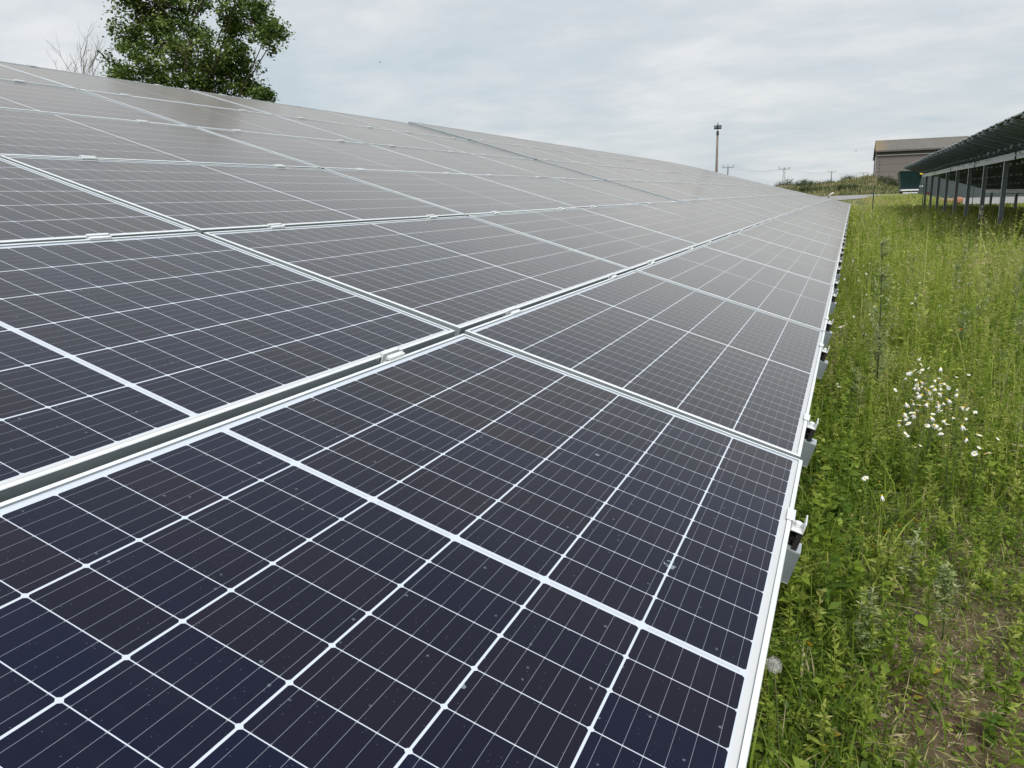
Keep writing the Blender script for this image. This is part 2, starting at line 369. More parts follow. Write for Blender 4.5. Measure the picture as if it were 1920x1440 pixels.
    b.inputs['Sheen Weight'].default_value = 0.86; b.inputs['Sheen Roughness'].default_value = 0.25; b.inputs['Sheen Tint'].default_value = (1.0, 0.885, 0.80, 1)
    t.links.new(mixc(t, 0.5, (1, 1, 1), (1, 1, 1)), b.inputs['Specular Tint'])
    # each module is pressed glass: very faint texture
    gb = noise(t, 900, 2, 0.5, vec.outputs[0]); wv = noise(t, 1.3, 2, 0.5, vec.outputs[0])
    return m
glass = glass_material()
backm = simple('dark module back', (0.012, 0.013, 0.015), (0.008, 0.009, 0.010), 5, 0.35)

def frame_mesh():
    mb = MB(); L, W = LM/2, WM/2
    T = -TM
    def ring(zo, xo, yo, zi, xi, yi, mi):
        o = [(-xo,-yo,zo),(xo,-yo,zo),(xo,yo,zo),(-xo,yo,zo)]; i = [(-xi,-yi,zi),(xi,-yi,zi),(xi,yi,zi),(-xi,yi,zi)]
        for k in range(4): mb.face([o[k], o[(k+1) % 4], i[(k+1) % 4], i[k]], mi)
    e = 0.0012
    ring(-e, L, W, 0, L-e, W-e, 0)                       # tiny outer chamfer
    ring(0, L-e, W-e, 0, L-LIP+0.001, W-LIP+0.001, 0)    # bright lip
    ring(0, L-LIP+0.0004, W-LIP+0.0004, -0.0032, L-LIP, W-LIP, 2)  # inner lip wall: dark colour paints the shadow line at the glass step
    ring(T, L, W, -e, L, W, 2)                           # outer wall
    ring(T, L-0.028, W-0.028, T, L, W, 0)                # bottom flange
    ring(T+0.002, L-0.002, W-0.002, T+0.002, L-0.028, W-0.028, 0)
    ring(-0.008, L-0.002, W-0.002, T+0.002, L-0.002, W-0.002, 0)
    me = bpy.data.meshes.new('frame'); me.from_pydata(mb.v, [], mb.f)
    me.materials.append(alu); me.materials.append(alud); me.materials.append(alu_shade); me.polygons.foreach_set('material_index', mb.mi); me.update(); return me
def glass_mesh():
    L, W = LM/2-LIP+0.0005, WM/2-LIP+0.0005
    mb = MB(); z = -0.0033
    mb.face([(-L,-W,z),(L,-W,z),(L,W,z),(-L,W,z)], 0)
    zb = z-0.005
    mb.face([(-L,W,zb),(L,W,zb),(L,-W,zb),(-L,-W,zb)], 1)
    me = bpy.data.meshes.new('laminate'); me.from_pydata(mb.v, [], mb.f)
    me.materials.append(glass); me.materials.append(backm); me.polygons.foreach_set('material_index', mb.mi)
    u = me.uv_layers.new(name='UVMap')
    for lp in me.loops:
        co = me.vertices[lp.vertex_index].co; u.data[lp.index].uv = (co.x, co.y)
    me.update(); return me
def jbox_mesh():
    mb = MB()
    for x in (-0.02, 0.36, -0.40): mb.box(x-0.03, x+0.03, -0.012+0.0, 0.05, -0.024, -0.0075)
    return mb.mesh('junction_box', blk)
FRAME, LAM, JB = frame_mesh(), glass_mesh(), jbox_mesh()

TILT = R(17)
class Array:
    """plane of modules: origin at the low edge, u along +Y, v up the slope (towards -X), w the normal"""
    def __init__(s, X, Y, Z, corr):
        s.o = Vector((X, Y, Z)); s.corr = corr
    def P(s, u, v, w=0.0):
        du, dw = s.corr(u, v); u += du; w += dw
        return s.o + Vector((-math.cos(TILT)*v*1.0+math.sin(TILT)*w, u, math.sin(TILT)*v+math.cos(TILT)*w))
    def M(s, u, v, w=0.0):
        e = 0.5
        p = s.P(u, v, w); a = s.P(u+e, v, w)-s.P(u-e, v, w); c = s.P(u, v+e, w)-s.P(u, v-e, w)
        a.normalize(); n = a.cross(c).normalized(); c = n.cross(a)
        Mx = Matrix((a, c, n)).transposed().to_4x4(); Mx.translation = p; return Mx
DU = [0, 0.013, 0.0115, 0.037, 0.014, -0.020, 0.020]; DW = [0, 0, 0.0025, 0.0022, 0.005, 0.012, 0.006]
def corr_main(u, v):
    k = min(max(v/PV, 0), 6); i = min(int(k), 5); f = k-i
    du = DU[i]*(1-f)+DU[i+1]*f; dw = DW[i]*(1-f)+DW[i+1]*f
    c = u/PU
    if c > 4: dw += 0.026*(k/6)**1.3; du += 0.012+0.03*(k/6)
    if c > 12: dw -= 0.30*(k/6)*((c-12)/10)**1.6
    if c > 11: du += 0.004
    return du, dw
AM = Array(0, 0, 0.80, corr_main)
AR = Array(9.24, 59.0-20*PU, 1.11, lambda u, v: (0.006*math.sin(v*3), 0.02*math.sin(u*0.35)*(v/6.3)))

def add_module(A, c, r, label, group, proto=[None], sh=(0, 0)):
    j = lambda a: rnd.uniform(-a, a)
    Mx = A.M((c+0.5)*PU+j(0.002)+sh[0], (r+0.5)*PV+j(0.0015)+sh[1], 0)
    Mx = Mx @ Matrix.Rotation(j(0.0030), 4, 'X') @ Matrix.Rotation(j(0.0018), 4, 'Y') @ Matrix.Rotation(j(0.0008), 4, 'Z')
    if proto[0] is None:
        o = empty('solar_panel'); link('frame', FRAME, o); link('cell_laminate', LAM, o)
        proto[0] = (o, list(o.children))
    else:
        o = proto[0][0].copy(); C.objects.link(o)
        for ch in proto[0][1]:
            d = ch.copy(); C.objects.link(d); d.parent = o
    o.matrix_world = Mx
    tag(o, label, 'solar panel', group); return o
ROWN = ['lowest row', 'second row up', 'third row up', 'fourth row up', 'fifth row up', 'top row']
for c in range(-2, 22):
    for r in range(6):
        if c == -2: where = 'behind the nearest column'
        elif c == -1: where = 'at the near end'
        elif c == 21: where = 'at the far end'
        else: where = ORD[c+2]+' from the near end'
        add_module(AM, c, r, 'blue-black panel of the left array, '+ROWN[r]+', '+where, 'solar panels of the large array on the left', sh=((0, -0.008) if (c == -1 and r == 0) else (0, 0)))
ROWR = ['lowest row', 'second row up', 'third row up', 'fourth row up', 'fifth row up', 'raised top edge row']
protoR = [None]
for c in range(20):
    for r in range(6):
        o = add_module(AR, c, r, 'dark-backed panel of the right rack, '+ROWR[r]+', '+('at the far end' if c == 19 else ORD[20-c]+' from the far end'), 'solar panels of the right rack', protoR)
        if c == 0 and r == 0: pass

# ------------------------------------------------------------------ racks: posts, purlins, rafters, clamps
def rafter_mesh(A_len):
    # C-profile, local x across, y along the slope, z down from module underside
    mb = MB(); wdt, h, th = 0.056, 0.080, 0.003
    y0, y1 = -0.040, A_len+0.012; z0 = -TM-0.030
    mb.box(-wdt/2, wdt/2, y0, y1, z0-th, z0)                      # top flange
    mb.box(-wdt/2, -wdt/2+th, y0, y1, z0-h+th, z0-th, 1)                # web
    mb.box(-wdt/2, wdt/2, y0, y1, z0-h, z0-h+th)                  # bottom flange
    mb.box(-0.006, 0.006, y0+0.012, y0+0.040, z0+0.0002, z0+0.0010, 2); mb.box(-0.014, 0.002, y0+0.018, y0+0.034, z0-h-0.008, z0-h, 2)
    mb.tube([(-wdt/2-0.006, 0.09, z0-h*0.5), (-wdt/2, 0.09, z0-h*0.5)], 0.009, 6)
    mb.box(wdt/2-th, wdt/2, y0, y1, z0-th-0.018, z0-th); mb.box(wdt/2-th, wdt/2, y0, y1, z0-h+th, z0-h+0.018)
    return mb.mesh('rafter', [galv, galv_shade, blk])
RAF = rafter_mesh(6*PV)
def end_clamp_mesh():
    mb = MB()
    # y=0 is the outer face of the frame, module lies towards +y
    mb.box(-0.030, 0.030, -0.001, 0.0135, 0.0005, 0.0045)           # wing over the lip
    mb.box(-0.030, 0.030, -0.0045, -0.001, -0.030, 0.0045)          # inner upright
    mb.box(-0.028, 0.028, -0.028, -0.0045, -0.022, -0.018)          # floor of the channel
    mb.box(-0.028, 0.028, -0.031, -0.028, -0.022, 0.004)            # outer upright
    mb.tube([(0.0, -0.0165, -0.018), (0.0, -0.0165, -0.008)], 0.0085, 12)   # bolt head
    return bevel(mb.mesh('end_clamp', alu), 0.0008)
def bracket_mesh():
    mb = MB()
    z = -TM
    mb.box(-0.024, -0.021, -0.032, -0.020, z-0.030, -0.022); mb.box(0.018, 0.021, -0.034, 0.004, z-0.030, -0.022)
    mb.box(-0.024, -0.021, -0.006, 0.004, z-0.030, -0.022); mb.box(-0.021, 0.018, -0.003, 0.000, z-0.030, -0.022)
    mb.tube([(0.0, -0.021, -0.024), (0.0, -0.021, z-0.030)], 0.004, 6)
    mb.box(-0.012, 0.012, -0.033, -0.012, z-0.014, z-0.004)
    mb.tube([(0.012, -0.024, z-0.026), (0.012, -0.034, z-0.029)], 0.0030, 6)
    return mb.mesh('bracket', blk)
def mid_clamp_mesh():
    mb = MB(); g = (PV-WM)/2
    for s in (-1, 1):
        a, c = sorted((s*(g-0.001), s*(g+0.0105)))
        sh = 0.009*s
        mb.box(-0.036+sh, 0.040+sh, a, c, 0.0005, 0.0065)
        a, c = sorted((s*(g-0.0045), s*(g-0.001)))
        mb.box(-0.036, 0.040, a, c, -0.020, 0.0065)
    mb.box(-0.030, 0.034, -g+0.0045, g-0.0045, -0.0200, -0.0165)
    mb.tube([(0.0, 0, -0.0165), (0.0, 0, -0.007)], 0.0045, 8)
    mb.box(0.013, 0.017, -g+0.0045, g-0.0045, -0.060, -0.020); mb.box(-0.017, -0.013, -g+0.0045, g-0.0045, -0.060, -0.020)
    return mb.mesh('mid_clamp', alu)
EC, BR, MC = end_clamp_mesh(), bracket_mesh(), mid_clamp_mesh()
def build_rack(A, c0, c1, label, group, vp=(1.05, 4.9), posts=None, seg=False):
    root = empty('mounting_rack'); p0 = A.P((c0+c1)/2*PU, 3*PV); root.location = (p0.x, p0.y, 0)
    inv = root.matrix_world.inverted() if False else Matrix.Translation(-Vector((p0.x, p0.y, 0)))
    def put(name, me, Mx): return link(name, me, root, inv @ Mx)
    for c in range(c0, c1):
        for k, fr in enumerate((0.20, 0.80)):
            u = (c+fr)*PU+rnd.uniform(-0.02, 0.02)
            Mx = A.M(u, 3*PV); base = A.P(u, 0); Mx.translation = base
            # the rafter follows the plane from the low edge to the high edge
            top = A.P(u, 6*PV); d = (top-base).normalized(); a = Vector((0, 1, 0)); n = a.cross(d).normalized(); a = d.cross(n)
            Mr = Matrix((a, d, n)).transposed().to_4x4(); Mr.translation = base; put('rafter', RAF, Mr)
            for r in range(7):
                v = r*PV; Mc = A.M(u, v)
                if r == 0:
                    Mc = Mc.copy(); Mc.translation = A.P(u, 0.010-(0.008 if c == -1 else 0)); put('end_clamp', EC, Mc); put('bracket', BR, Mc)
                elif r == 6:
                    Mc = A.M(u, 6*PV-0.010) @ Matrix.Rotation(PI, 4, 'Z'); put('end_clamp', EC, Mc); put('bracket', BR, Mc)
                else: put('mid_clamp', MC, Mc)
    # purlins: deep zinc beams along the row, posts below them
    zoff = -TM-0.030-0.080
    for j, v in enumerate(vp):
        ua, ub = c0*PU+0.15, c1*PU-0.15
        pa, pb = A.P(ua, v, zoff), A.P(ub, v, zoff)
        mb = MB(); H = 0.20
        prof = lambda p: [(p.x-0.03, p.z), (p.x+0.03, p.z), (p.x+0.03, p.z-H), (p.x-0.03, p.z-H)]
        # C-profile: web on the -X side
        for (x0, x1, z0, z1) in ((-0.035, -0.031, -H, 0.0), (-0.031, 0.035, -0.004, 0.0), (-0.031, 0.035, -H, -H+0.004)):
            b = len(mb.v)
            for p in (pa, pb):
                q = p-root.location
                mb.v += [(q.x+x0, q.y, q.z+z0), (q.x+x1, q.y, q.z+z0), (q.x+x1, q.y, q.z+z1), (q.x+x0, q.y, q.z+z1)]
            mb.f += [(b,b+1,b+2,b+3),(b+7,b+6,b+5,b+4),(b,b+4,b+5,b+1),(b+1,b+5,b+6,b+2),(b+2,b+6,b+7,b+3),(b+3,b+7,b+4,b)]; mb.mi += [0]*6
        pu = mb.obj('purlin', zinc, root)
        # joint strap bridging to the next table, with bolts
        q = pb-root.location; m2 = MB()
        m2.box(q.x-0.040, q.x-0.0355, q.y-0.40, q.y+0.60, q.z-0.115, q.z-0.080)
        for yy in (-0.34, -0.12, 0.50): m2.tube([(q.x-0.052, q.y+yy, q.z-0.10), (q.x-0.040, q.y+yy, q.z-0.10)], 0.012, 6)
        m2.obj('joint_strap', galv, pu)
    for (u, v) in (posts or [((c0+0.95+2*i)*PU, vv) for i in range((c1-c0)//2) for vv in vp]):
        p = A.P(u, v, zoff); q = p-root.location; g = h1(p.x, p.y)-0.3
        mb = MB(); zt = q.z-0.185; w2, d2, th = 0.065, 0.13, 0.005
        x0 = q.x-0.002
        for (a0, a1, b0, b1) in ((x0, x0+th, q.y-w2, q.y+w2), (x0+d2-th, x0+d2, q.y-w2, q.y+w2), (x0+th, x0+d2-th, q.y+w2-th, q.y+w2), (x0+th, x0+0.014, q.y-w2, q.y-w2+th), (x0+d2-0.014, x0+d2-th, q.y-w2, q.y-w2+th)):
            mb.box(a0, a1, b0, b1, g, zt+0.14)
        mb.obj('post', galvd, root)
    if A is AR:
        for i in range(c0, c1):
            hang = rnd.uniform(0.02, 0.13); rnd_skip = rnd.random() < 0.45
            if rnd_skip: continue
            p = A.P((i+rnd.uniform(0.1, 0.6))*PU, vp[1], zoff)-root.location; m3 = MB()
            m3.tube([(p.x-0.045+0.01*math.sin(t_*3), p.y+0.9*t_, p.z+0.0-hang*math.sin(PI*t_)-0.02) for t_ in np.linspace(0, 1, 9)], 0.008, 5)
            m3.obj('cable', blk, root)
    tag(root, label, 'mounting rack', group); return root
for (c0, c1, nm) in ((-2, 4, 'nearest'), (4, 11, 'second'), (11, 18, 'third'), (18, 22, 'farthest')):
    build_rack(AM, c0, c1, f'steel rack with grey beam ends under the {nm} section of the left array', 'racks under the left array')
for i in range(5):
    c0 = i*4
    nm = ['nearest', 'second nearest', 'middle', 'second farthest', 'farthest'][i]
    build_rack(AR, c0, c0+4, f'steel posts and pale purlins carrying the {nm} section of the right array', 'racks under the right array',
               vp=(1.19, 5.03), posts=[((c0+0.95+2*k)*PU, 5.03) for k in (0, 1)]+[((c0+0.70+4*k)*PU, 1.19) for k in (0,)]+([((c0+2.7)*PU, 1.19)]))

# ------------------------------------------------------------------ plants
def leafmat(name, stops, trans=0.42, rough=0.6):
    m = bpy.data.materials.new(name); m.use_nodes = True; t = m.node_tree; b = t.nodes['Principled BSDF']
    c = ramp(t, attr(t, 'tint'), stops)
    t.links.new(c, b.inputs['Base Color']); b.inputs['Roughness'].default_value = rough; b.inputs['Specular IOR Level'].default_value = 0.25
    tr = t.nodes.new('ShaderNodeBsdfTranslucent'); t.links.new(c, tr.inputs[0])
    mx = t.nodes.new('ShaderNodeMixShader'); mx.inputs[0].default_value = trans
    t.links.new(b.outputs[0], mx.inputs[1]); t.links.new(tr.outputs[0], mx.inputs[2])
    t.links.new(mx.outputs[0], t.nodes['Material Output'].inputs[0]); return m
GREEN = [(0.0, (0.034, 0.064, 0.010)), (0.25, (0.075, 0.145, 0.016)), (0.5, (0.205, 0.285, 0.032)), (0.72, (0.38, 0.43, 0.090)), (0.86, (0.40, 0.36, 0.16)), (1.0, (0.46, 0.40, 0.27))]
grassm = leafmat('meadow green', GREEN)
class Veg:
    def __init__(s): s.V = []; s.F = []; s.T = []; s.n = 0
    def add(s, V, F, T):
        s.V.append(V); s.F.append(F+s.n); s.T.append(T); s.n += len(V)
    def blades(s, x, y, z, h, wd, az, bend, tint, tw=0.0):
        n = len(x); lv = np.array([0, 0.38, 0.72, 1.0]); wf = np.array([0.8, 1.0, 0.68, 0.06])
        dx, dy = np.cos(az), np.sin(az); px, py = -dy, dx
        V = np.zeros((n, 8, 3))
        for k in range(4):
            tt = lv[k]; out = bend*h*tt**1.9; zz_ = h*tt*(1-0.35*np.minimum(bend, 1.6)*tt)
            cx = x+dx*out; cy = y+dy*out; a = tw*tt
            qx = px*np.cos(a)+dx*np.sin(a); qy = py*np.cos(a)+dy*np.sin(a)
            for sgn, kk in ((-1, 0), (1, 1)):
                V[:, 2*k+kk, 0] = cx+sgn*qx*wd*wf[k]*0.5; V[:, 2*k+kk, 1] = cy+sgn*qy*wd*wf[k]*0.5; V[:, 2*k+kk, 2] = z+zz_
        base = (np.arange(n)*8)[:, None, None]
        F = base+np.array([[0, 1, 3, 2], [2, 3, 5, 4], [4, 5, 7, 6]])[None]
        s.add(V.reshape(-1, 3), F.reshape(-1, 4), np.repeat(tint, 8))
    def leaves(s, B, D, L, Wd, tint, fold=None):
        """rhombic leaves: base B, unit direction D"""
        n = len(B); up = np.tile(np.array([[0, 0, 1.0]]), (n, 1))+rng.normal(0, 0.45, (n, 3))
        sd_ = np.cross(D, up); sd_ /= np.linalg.norm(sd_, axis=1, keepdims=True)+1e-9
        nrm = np.cross(sd_, D)
        mid = B+D*(L*0.45)[:, None]
        V = np.stack([B, mid+sd_*(Wd*0.5)[:, None]+nrm*(Wd*0.12)[:, None], B+D*L[:, None]-nrm*(L*0.12)[:, None], mid-sd_*(Wd*0.5)[:, None]+nrm*(Wd*0.12)[:, None]], 1)
        F = (np.arange(n)*4)[:, None]+np.arange(4)[None]
        s.add(V.reshape(-1, 3), F, np.repeat(tint, 4))
    def mesh(s, name, m):
        return np_mesh(name, np.concatenate(s.V), np.concatenate(s.F), m, {'tint': np.clip(np.concatenate(s.T), 0, 1)})

def rndir(n, zlo=-0.2, zhi=0.9):
    az = rng.uniform(0, 2*PI, n); z = rng.uniform(zlo, zhi, n); r = np.sqrt(np.clip(1-z*z, 0, 1))
    return np.stack([np.cos(az)*r, np.sin(az)*r, z], 1)
def scatter(n, x0, x1, y0, y1, dens=None):
    X = rng.uniform(x0, x1, n); Y = rng.uniform(y0, y1, n)
    if dens is not None:
        k = rng.random(n) < dens(X, Y); X, Y = X[k], Y[k]
    return X, Y
# bare, trodden soil patches near the viewer; lush strip under the panel edge
def cover(X, Y):
    f = fbm(X*1.6+3.3, Y*1.3+1.7)
    base = np.clip((f-0.30)*4.2, 0.30, 1.0)
    far = sm(1.2, 4.2, Y)
    edge = np.exp(-((X-0.03)/0.17)**2)*0.8
    return np.clip(base*(0.28+0.72*far)+edge+0.30*far, 0, 1)
def weeds(vg, X, Y, H, hi_t=0.5, nl=26, leafL=0.035, spire=0.5):
    """upright leafy stems with narrow leaves, denser flower-spire near the top"""
    n = len(X); Z = hgt(X, Y); lean = rng.normal(0, 0.10, (n, 2)); az = rng.uniform(0, 2*PI, n)
    pat = fbm(X*0.7+31, Y*0.45+12)-0.47; tn = np.clip(rng.normal(hi_t, 0.12, n)+pat*0.9, 0.05, 0.90); H = H*(1+0.8*pat); H = np.where(X < 0.2, np.minimum(H, 0.50), H)
    # stem as two crossed narrow blades
    for a in (0, PI/2):
        vg.blades(X, Y, Z, H, np.full(n, 0.0045)*(0.6+H), az+a, np.hypot(lean[:, 0], lean[:, 1])*0.9, tn*0.75+0.05)
    bd = np.hypot(lean[:, 0], lean[:, 1])*0.9
    idx = np.repeat(np.arange(n), nl); m_ = len(idx)
    tt = np.clip(rng.beta(1.5, 1.0, m_), 0.05, 1.0)
    out = bd[idx]*H[idx]*tt**1.9
    B = np.stack([X[idx]+np.cos(az[idx])*out, Y[idx]+np.sin(az[idx])*out, Z[idx]+H[idx]*tt*(1-0.35*bd[idx]*tt)], 1)
    D = rndir(m_, 0.05, 0.85)
    Lf = leafL*(1.35-0.85*tt)*rng.uniform(0.6, 1.3, m_)*(0.55+0.9*H[idx])
    vg.leaves(B, D, Lf, Lf*rng.uniform(0.22, 0.38, m_), np.clip(tn[idx]+0.16*(tt-0.4)+rng.normal(0, 0.06, m_), 0, 0.95))
vg = Veg()
# --- near zone: short turf, creeping leaves, straw
def blades_zone(n, x0, x1, y0, y1, hm, wm, tmean, dens=None, tsd=0.14, bm=0.7, dry=0.08):
    X, Y = scatter(n, x0, x1, y0, y1, dens)
    k = len(X); cl_ = fbm(X*0.9+8, Y*0.9)-0.47; Z = hgt(X, Y)-0.004
    h = hm*rng.lognormal(0, 0.42, k)*(1+1.1*cl_)
    tint = np.clip(tmean+rng.normal(0, tsd, k)+cl_*0.5, 0.02, 0.8)
    tint = np.clip(tint+0.16*sm(34, 58, Y)*sm(3.5, 1.0, X), 0.02, 0.86)
    dr = rng.random(k) < dry; tint[dr] = rng.uniform(0.82, 1.0, dr.sum())
    vg.blades(X, Y, Z, h, wm*rng.uniform(0.6, 1.5, k), rng.uniform(0, 2*PI, k), np.abs(rng.normal(0, bm, k)), tint, rng.uniform(-1, 1, k))
blades_zone(42000, -0.45, 1.15, -0.75, 2.2, 0.045, 0.0032, 0.38, cover, bm=1.0, dry=0.10)
blades_zone(6500, -0.40, 1.15, -0.75, 2.2, 0.115, 0.0050, 0.42, cover)
blades_zone(46000, -0.35, 2.0, 2.0, 5.0, 0.085, 0.0042, 0.46, cover, dry=0.06)
blades_zone(14000, -0.35, 2.2, 2.2, 6.0, 0.16, 0.0050, 0.50, cover, dry=0.06)
blades_zone(60000, -0.4, 4.2, 5.0, 12.0, 0.15, 0.0075, 0.52, None, dry=0.05)
blades_zone(16000, -0.4, 4.6, 6.0, 14.0, 0.30, 0.0085, 0.56, None, dry=0.05)
blades_zone(72000, -0.5, 9.5, 12.0, 30.0, 0.22, 0.014, 0.52, None, dry=0.04)
blades_zone(64000, -0.5, 13.5, 30.0, 60.0, 0.20, 0.026, 0.55, None, dry=0.05)
blades_zone(40000, -2.0, 7.0, 52.0, 72.0, 0.15, 0.034, 0.66, lambda x, y: (1-0.95*sm(1.8, 0.6, x)*sm(61, 63.5, y))*(1-sm(70, 72, y)), dry=0.20)
# the meadow goes on beyond the strip the photograph shows: beside, behind and under the rows
out = lambda x, y: 1.0*((x > 1.12) | (x < -0.42) | (y < -0.7))
blades_zone(42000, -2.2, 4.6, -5.0, 2.2, 0.075, 0.0060, 0.42, out); blades_zone(9000, -2.2, 4.6, -5.0, 2.2, 0.19, 0.0065, 0.48, out)
blades_zone(36000, 1.9, 6.0, 2.0, 12.0, 0.16, 0.0080, 0.52); blades_zone(26000, 4.2, 12.0, -4.0, 14.0, 0.20, 0.012, 0.52)
blades_zone(22000, -7.0, -0.35, -4.0, 20.0, 0.16, 0.010, 0.40); blades_zone(9000, -7.0, -0.4, 20.0, 48.0, 0.2, 0.02, 0.45)
blades_zone(12000, -30.0, -6.0, 0.0, 60.0, 0.24, 0.03, 0.50)
# straw and dead litter lying on the soil
X, Y = scatter(17000, -0.45, 1.3, -0.75, 4.5); k = len(X)
D = rndir(k, -0.05, 0.22); Lf = rng.lognormal(-3.6, 0.55, k)
vg.leaves(np.stack([X, Y, hgt(X, Y)+rng.uniform(0.001, 0.03, k)], 1), D, Lf, np.minimum(Lf*0.12, 0.0035)*rng.uniform(0.6, 1.4, k), rng.uniform(0.78, 1.0, k))
X, Y = scatter(260, -0.2, 1.2, -0.6, 4.2); k = len(X)
D = rndir(k, -0.03, 0.35); Lf = rng.uniform(0.10, 0.32, k)
vg.leaves(np.stack([X, Y, hgt(X, Y)+rng.uniform(0.005, 0.06, k)], 1), D, Lf, rng.uniform(0.0015, 0.0035, k), rng.uniform(0.86, 1.0, k))
X, Y = scatter(900, 1.2, 4.6, -4.0, 3.0); weeds(vg, X, Y, rng.lognormal(-1.5, 0.4, len(X)), 0.50, 34, 0.040)
X, Y = scatter(600, -1.8, -0.1, -3.0, 9.0); weeds(vg, X, Y, np.minimum(rng.lognormal(-1.6, 0.4, len(X)), 0.45), 0.42, 30, 0.045)
X, Y = scatter(1100, 3.6, 11.0, 1.0, 13.0); weeds(vg, X, Y, rng.lognormal(-1.1, 0.35, len(X)), 0.56, 30, 0.055)
# small creeping leaves
def ground_leaves(n, x0, x1, y0, y1, L, zmax, tm):
    X, Y = scatter(n, x0, x1, y0, y1, cover); k = len(X)
    Lf = L*rng.lognormal(0, 0.4, k)
    vg.leaves(np.stack([X, Y, hgt(X, Y)+rng.uniform(0.0, zmax, k)], 1), rndir(k, -0.1, 0.7), Lf, Lf*rng.uniform(0.35, 0.8, k), np.clip(rng.normal(tm, 0.13, k), 0.03, 0.8))
ground_leaves(150000, -0.45, 1.2, -0.75, 2.4, 0.010, 0.028, 0.40)
ground_leaves(26000, -0.45, 1.3, -0.75, 3.0, 0.019, 0.055, 0.42)
ground_leaves(90000, -0.35, 2.0, 2.0, 6.0, 0.022, 0.16, 0.48)
ground_leaves(90000, -0.4, 4.2, 5.5, 13.0, 0.034, 0.24, 0.54)
ground_leaves(70000, -0.5, 9.0, 13.0, 30.0, 0.055, 0.30, 0.56)
ground_leaves(50000, -0.5, 13.0, 30.0, 60.0, 0.10, 0.28, 0.58)
ground_leaves(45000, -2.2, 4.6, -5.0, 2.4, 0.020, 0.05, 0.42); ground_leaves(30000, 1.9, 10.0, 1.0, 13.0, 0.036, 0.18, 0.50)
# low leafy weeds
X, Y = scatter(420, -0.15, 1.3, -0.6, 2.6, cover); weeds(vg, X, Y, rng.uniform(0.04, 0.13, len(X)), 0.46, 18, 0.045)
X, Y = scatter(230, -0.05, 1.2, -0.2, 2.6); weeds(vg, X, Y, rng.uniform(0.10, 0.25, len(X)), 0.50, 34, 0.046)
X, Y = scatter(1700, -0.25, 2.0, 2.0, 6.0); weeds(vg, X, Y, rng.lognormal(-1.35, 0.38, len(X)), 0.52, 44, 0.036)
X, Y = scatter(3000, -0.2, 4.4, 5.0, 13.0); weeds(vg, X, Y, rng.lognormal(-0.78, 0.36, len(X)), 0.62, 50, 0.042)
X, Y = scatter(2400, -0.3, 9.0, 12.0, 28.0); weeds(vg, X, Y, rng.lognormal(-1.0, 0.36, len(X)), 0.62, 34, 0.065)
X, Y = scatter(1300, -0.3, 13.0, 28.0, 58.0); weeds(vg, X, Y, rng.lognormal(-1.35, 0.30, len(X)), 0.60, 22, 0.11)
X, Y = scatter(650, 2.6, 6.0, 13.0, 52.0, lambda a, b: sm(0.40, 0.60, fbm(a*0.5+2, b*0.3))); weeds(vg, X, Y, rng.uniform(0.22, 0.46, len(X)), 0.50, 50, 0.080)
X, Y = scatter(380, 0.6, 3.4, 3.6, 12.0, lambda a, b: sm(0.45, 0.60, fbm(a*0.8+5, b*0.6))); weeds(vg, X, Y, rng.uniform(0.38, 0.66, len(X)), 0.70, 90, 0.030)
def broad(n, x0, x1, y0, y1, h0, h1_, L, tm):
    X, Y = scatter(n, x0, x1, y0, y1); n = len(X); Z = hgt(X, Y); H = rng.uniform(h0, h1_, n); idx = np.repeat(np.arange(n), 22); m_ = len(idx)
    tt = rng.uniform(0.15, 1.0, m_); az = rng.uniform(0, 2*PI, n)
    vg.blades(X, Y, Z, H, np.full(n, 0.005), az, np.full(n, 0.15), rng.uniform(0.2, 0.5, n))
    B = np.stack([X[idx], Y[idx], Z[idx]+H[idx]*tt*0.95], 1); Lf = L*(1.25-0.7*tt)*rng.uniform(0.6, 1.25, m_)
    vg.leaves(B, rndir(m_, -0.1, 0.6), Lf, Lf*rng.uniform(0.42, 0.62, m_), np.clip(rng.normal(tm, 0.09, n)[idx]+rng.normal(0, 0.05, m_), 0.05, 0.8))
broad(150, -0.08, 0.16, 0.3, 6.0, 0.14, 0.42, 0.055, 0.40); broad(45, -0.02, 0.75, -0.2, 1.9, 0.06, 0.17, 0.036, 0.40)
broad(160, 0.2, 2.2, 3.0, 8.0, 0.16, 0.40, 0.060, 0.44); broad(350, 0.3, 4.5, 7.0, 16.0, 0.2, 0.5, 0.085, 0.46); broad(420, 1.0, 8.0, 14.0, 34.0, 0.25, 0.55, 0.13, 0.44)
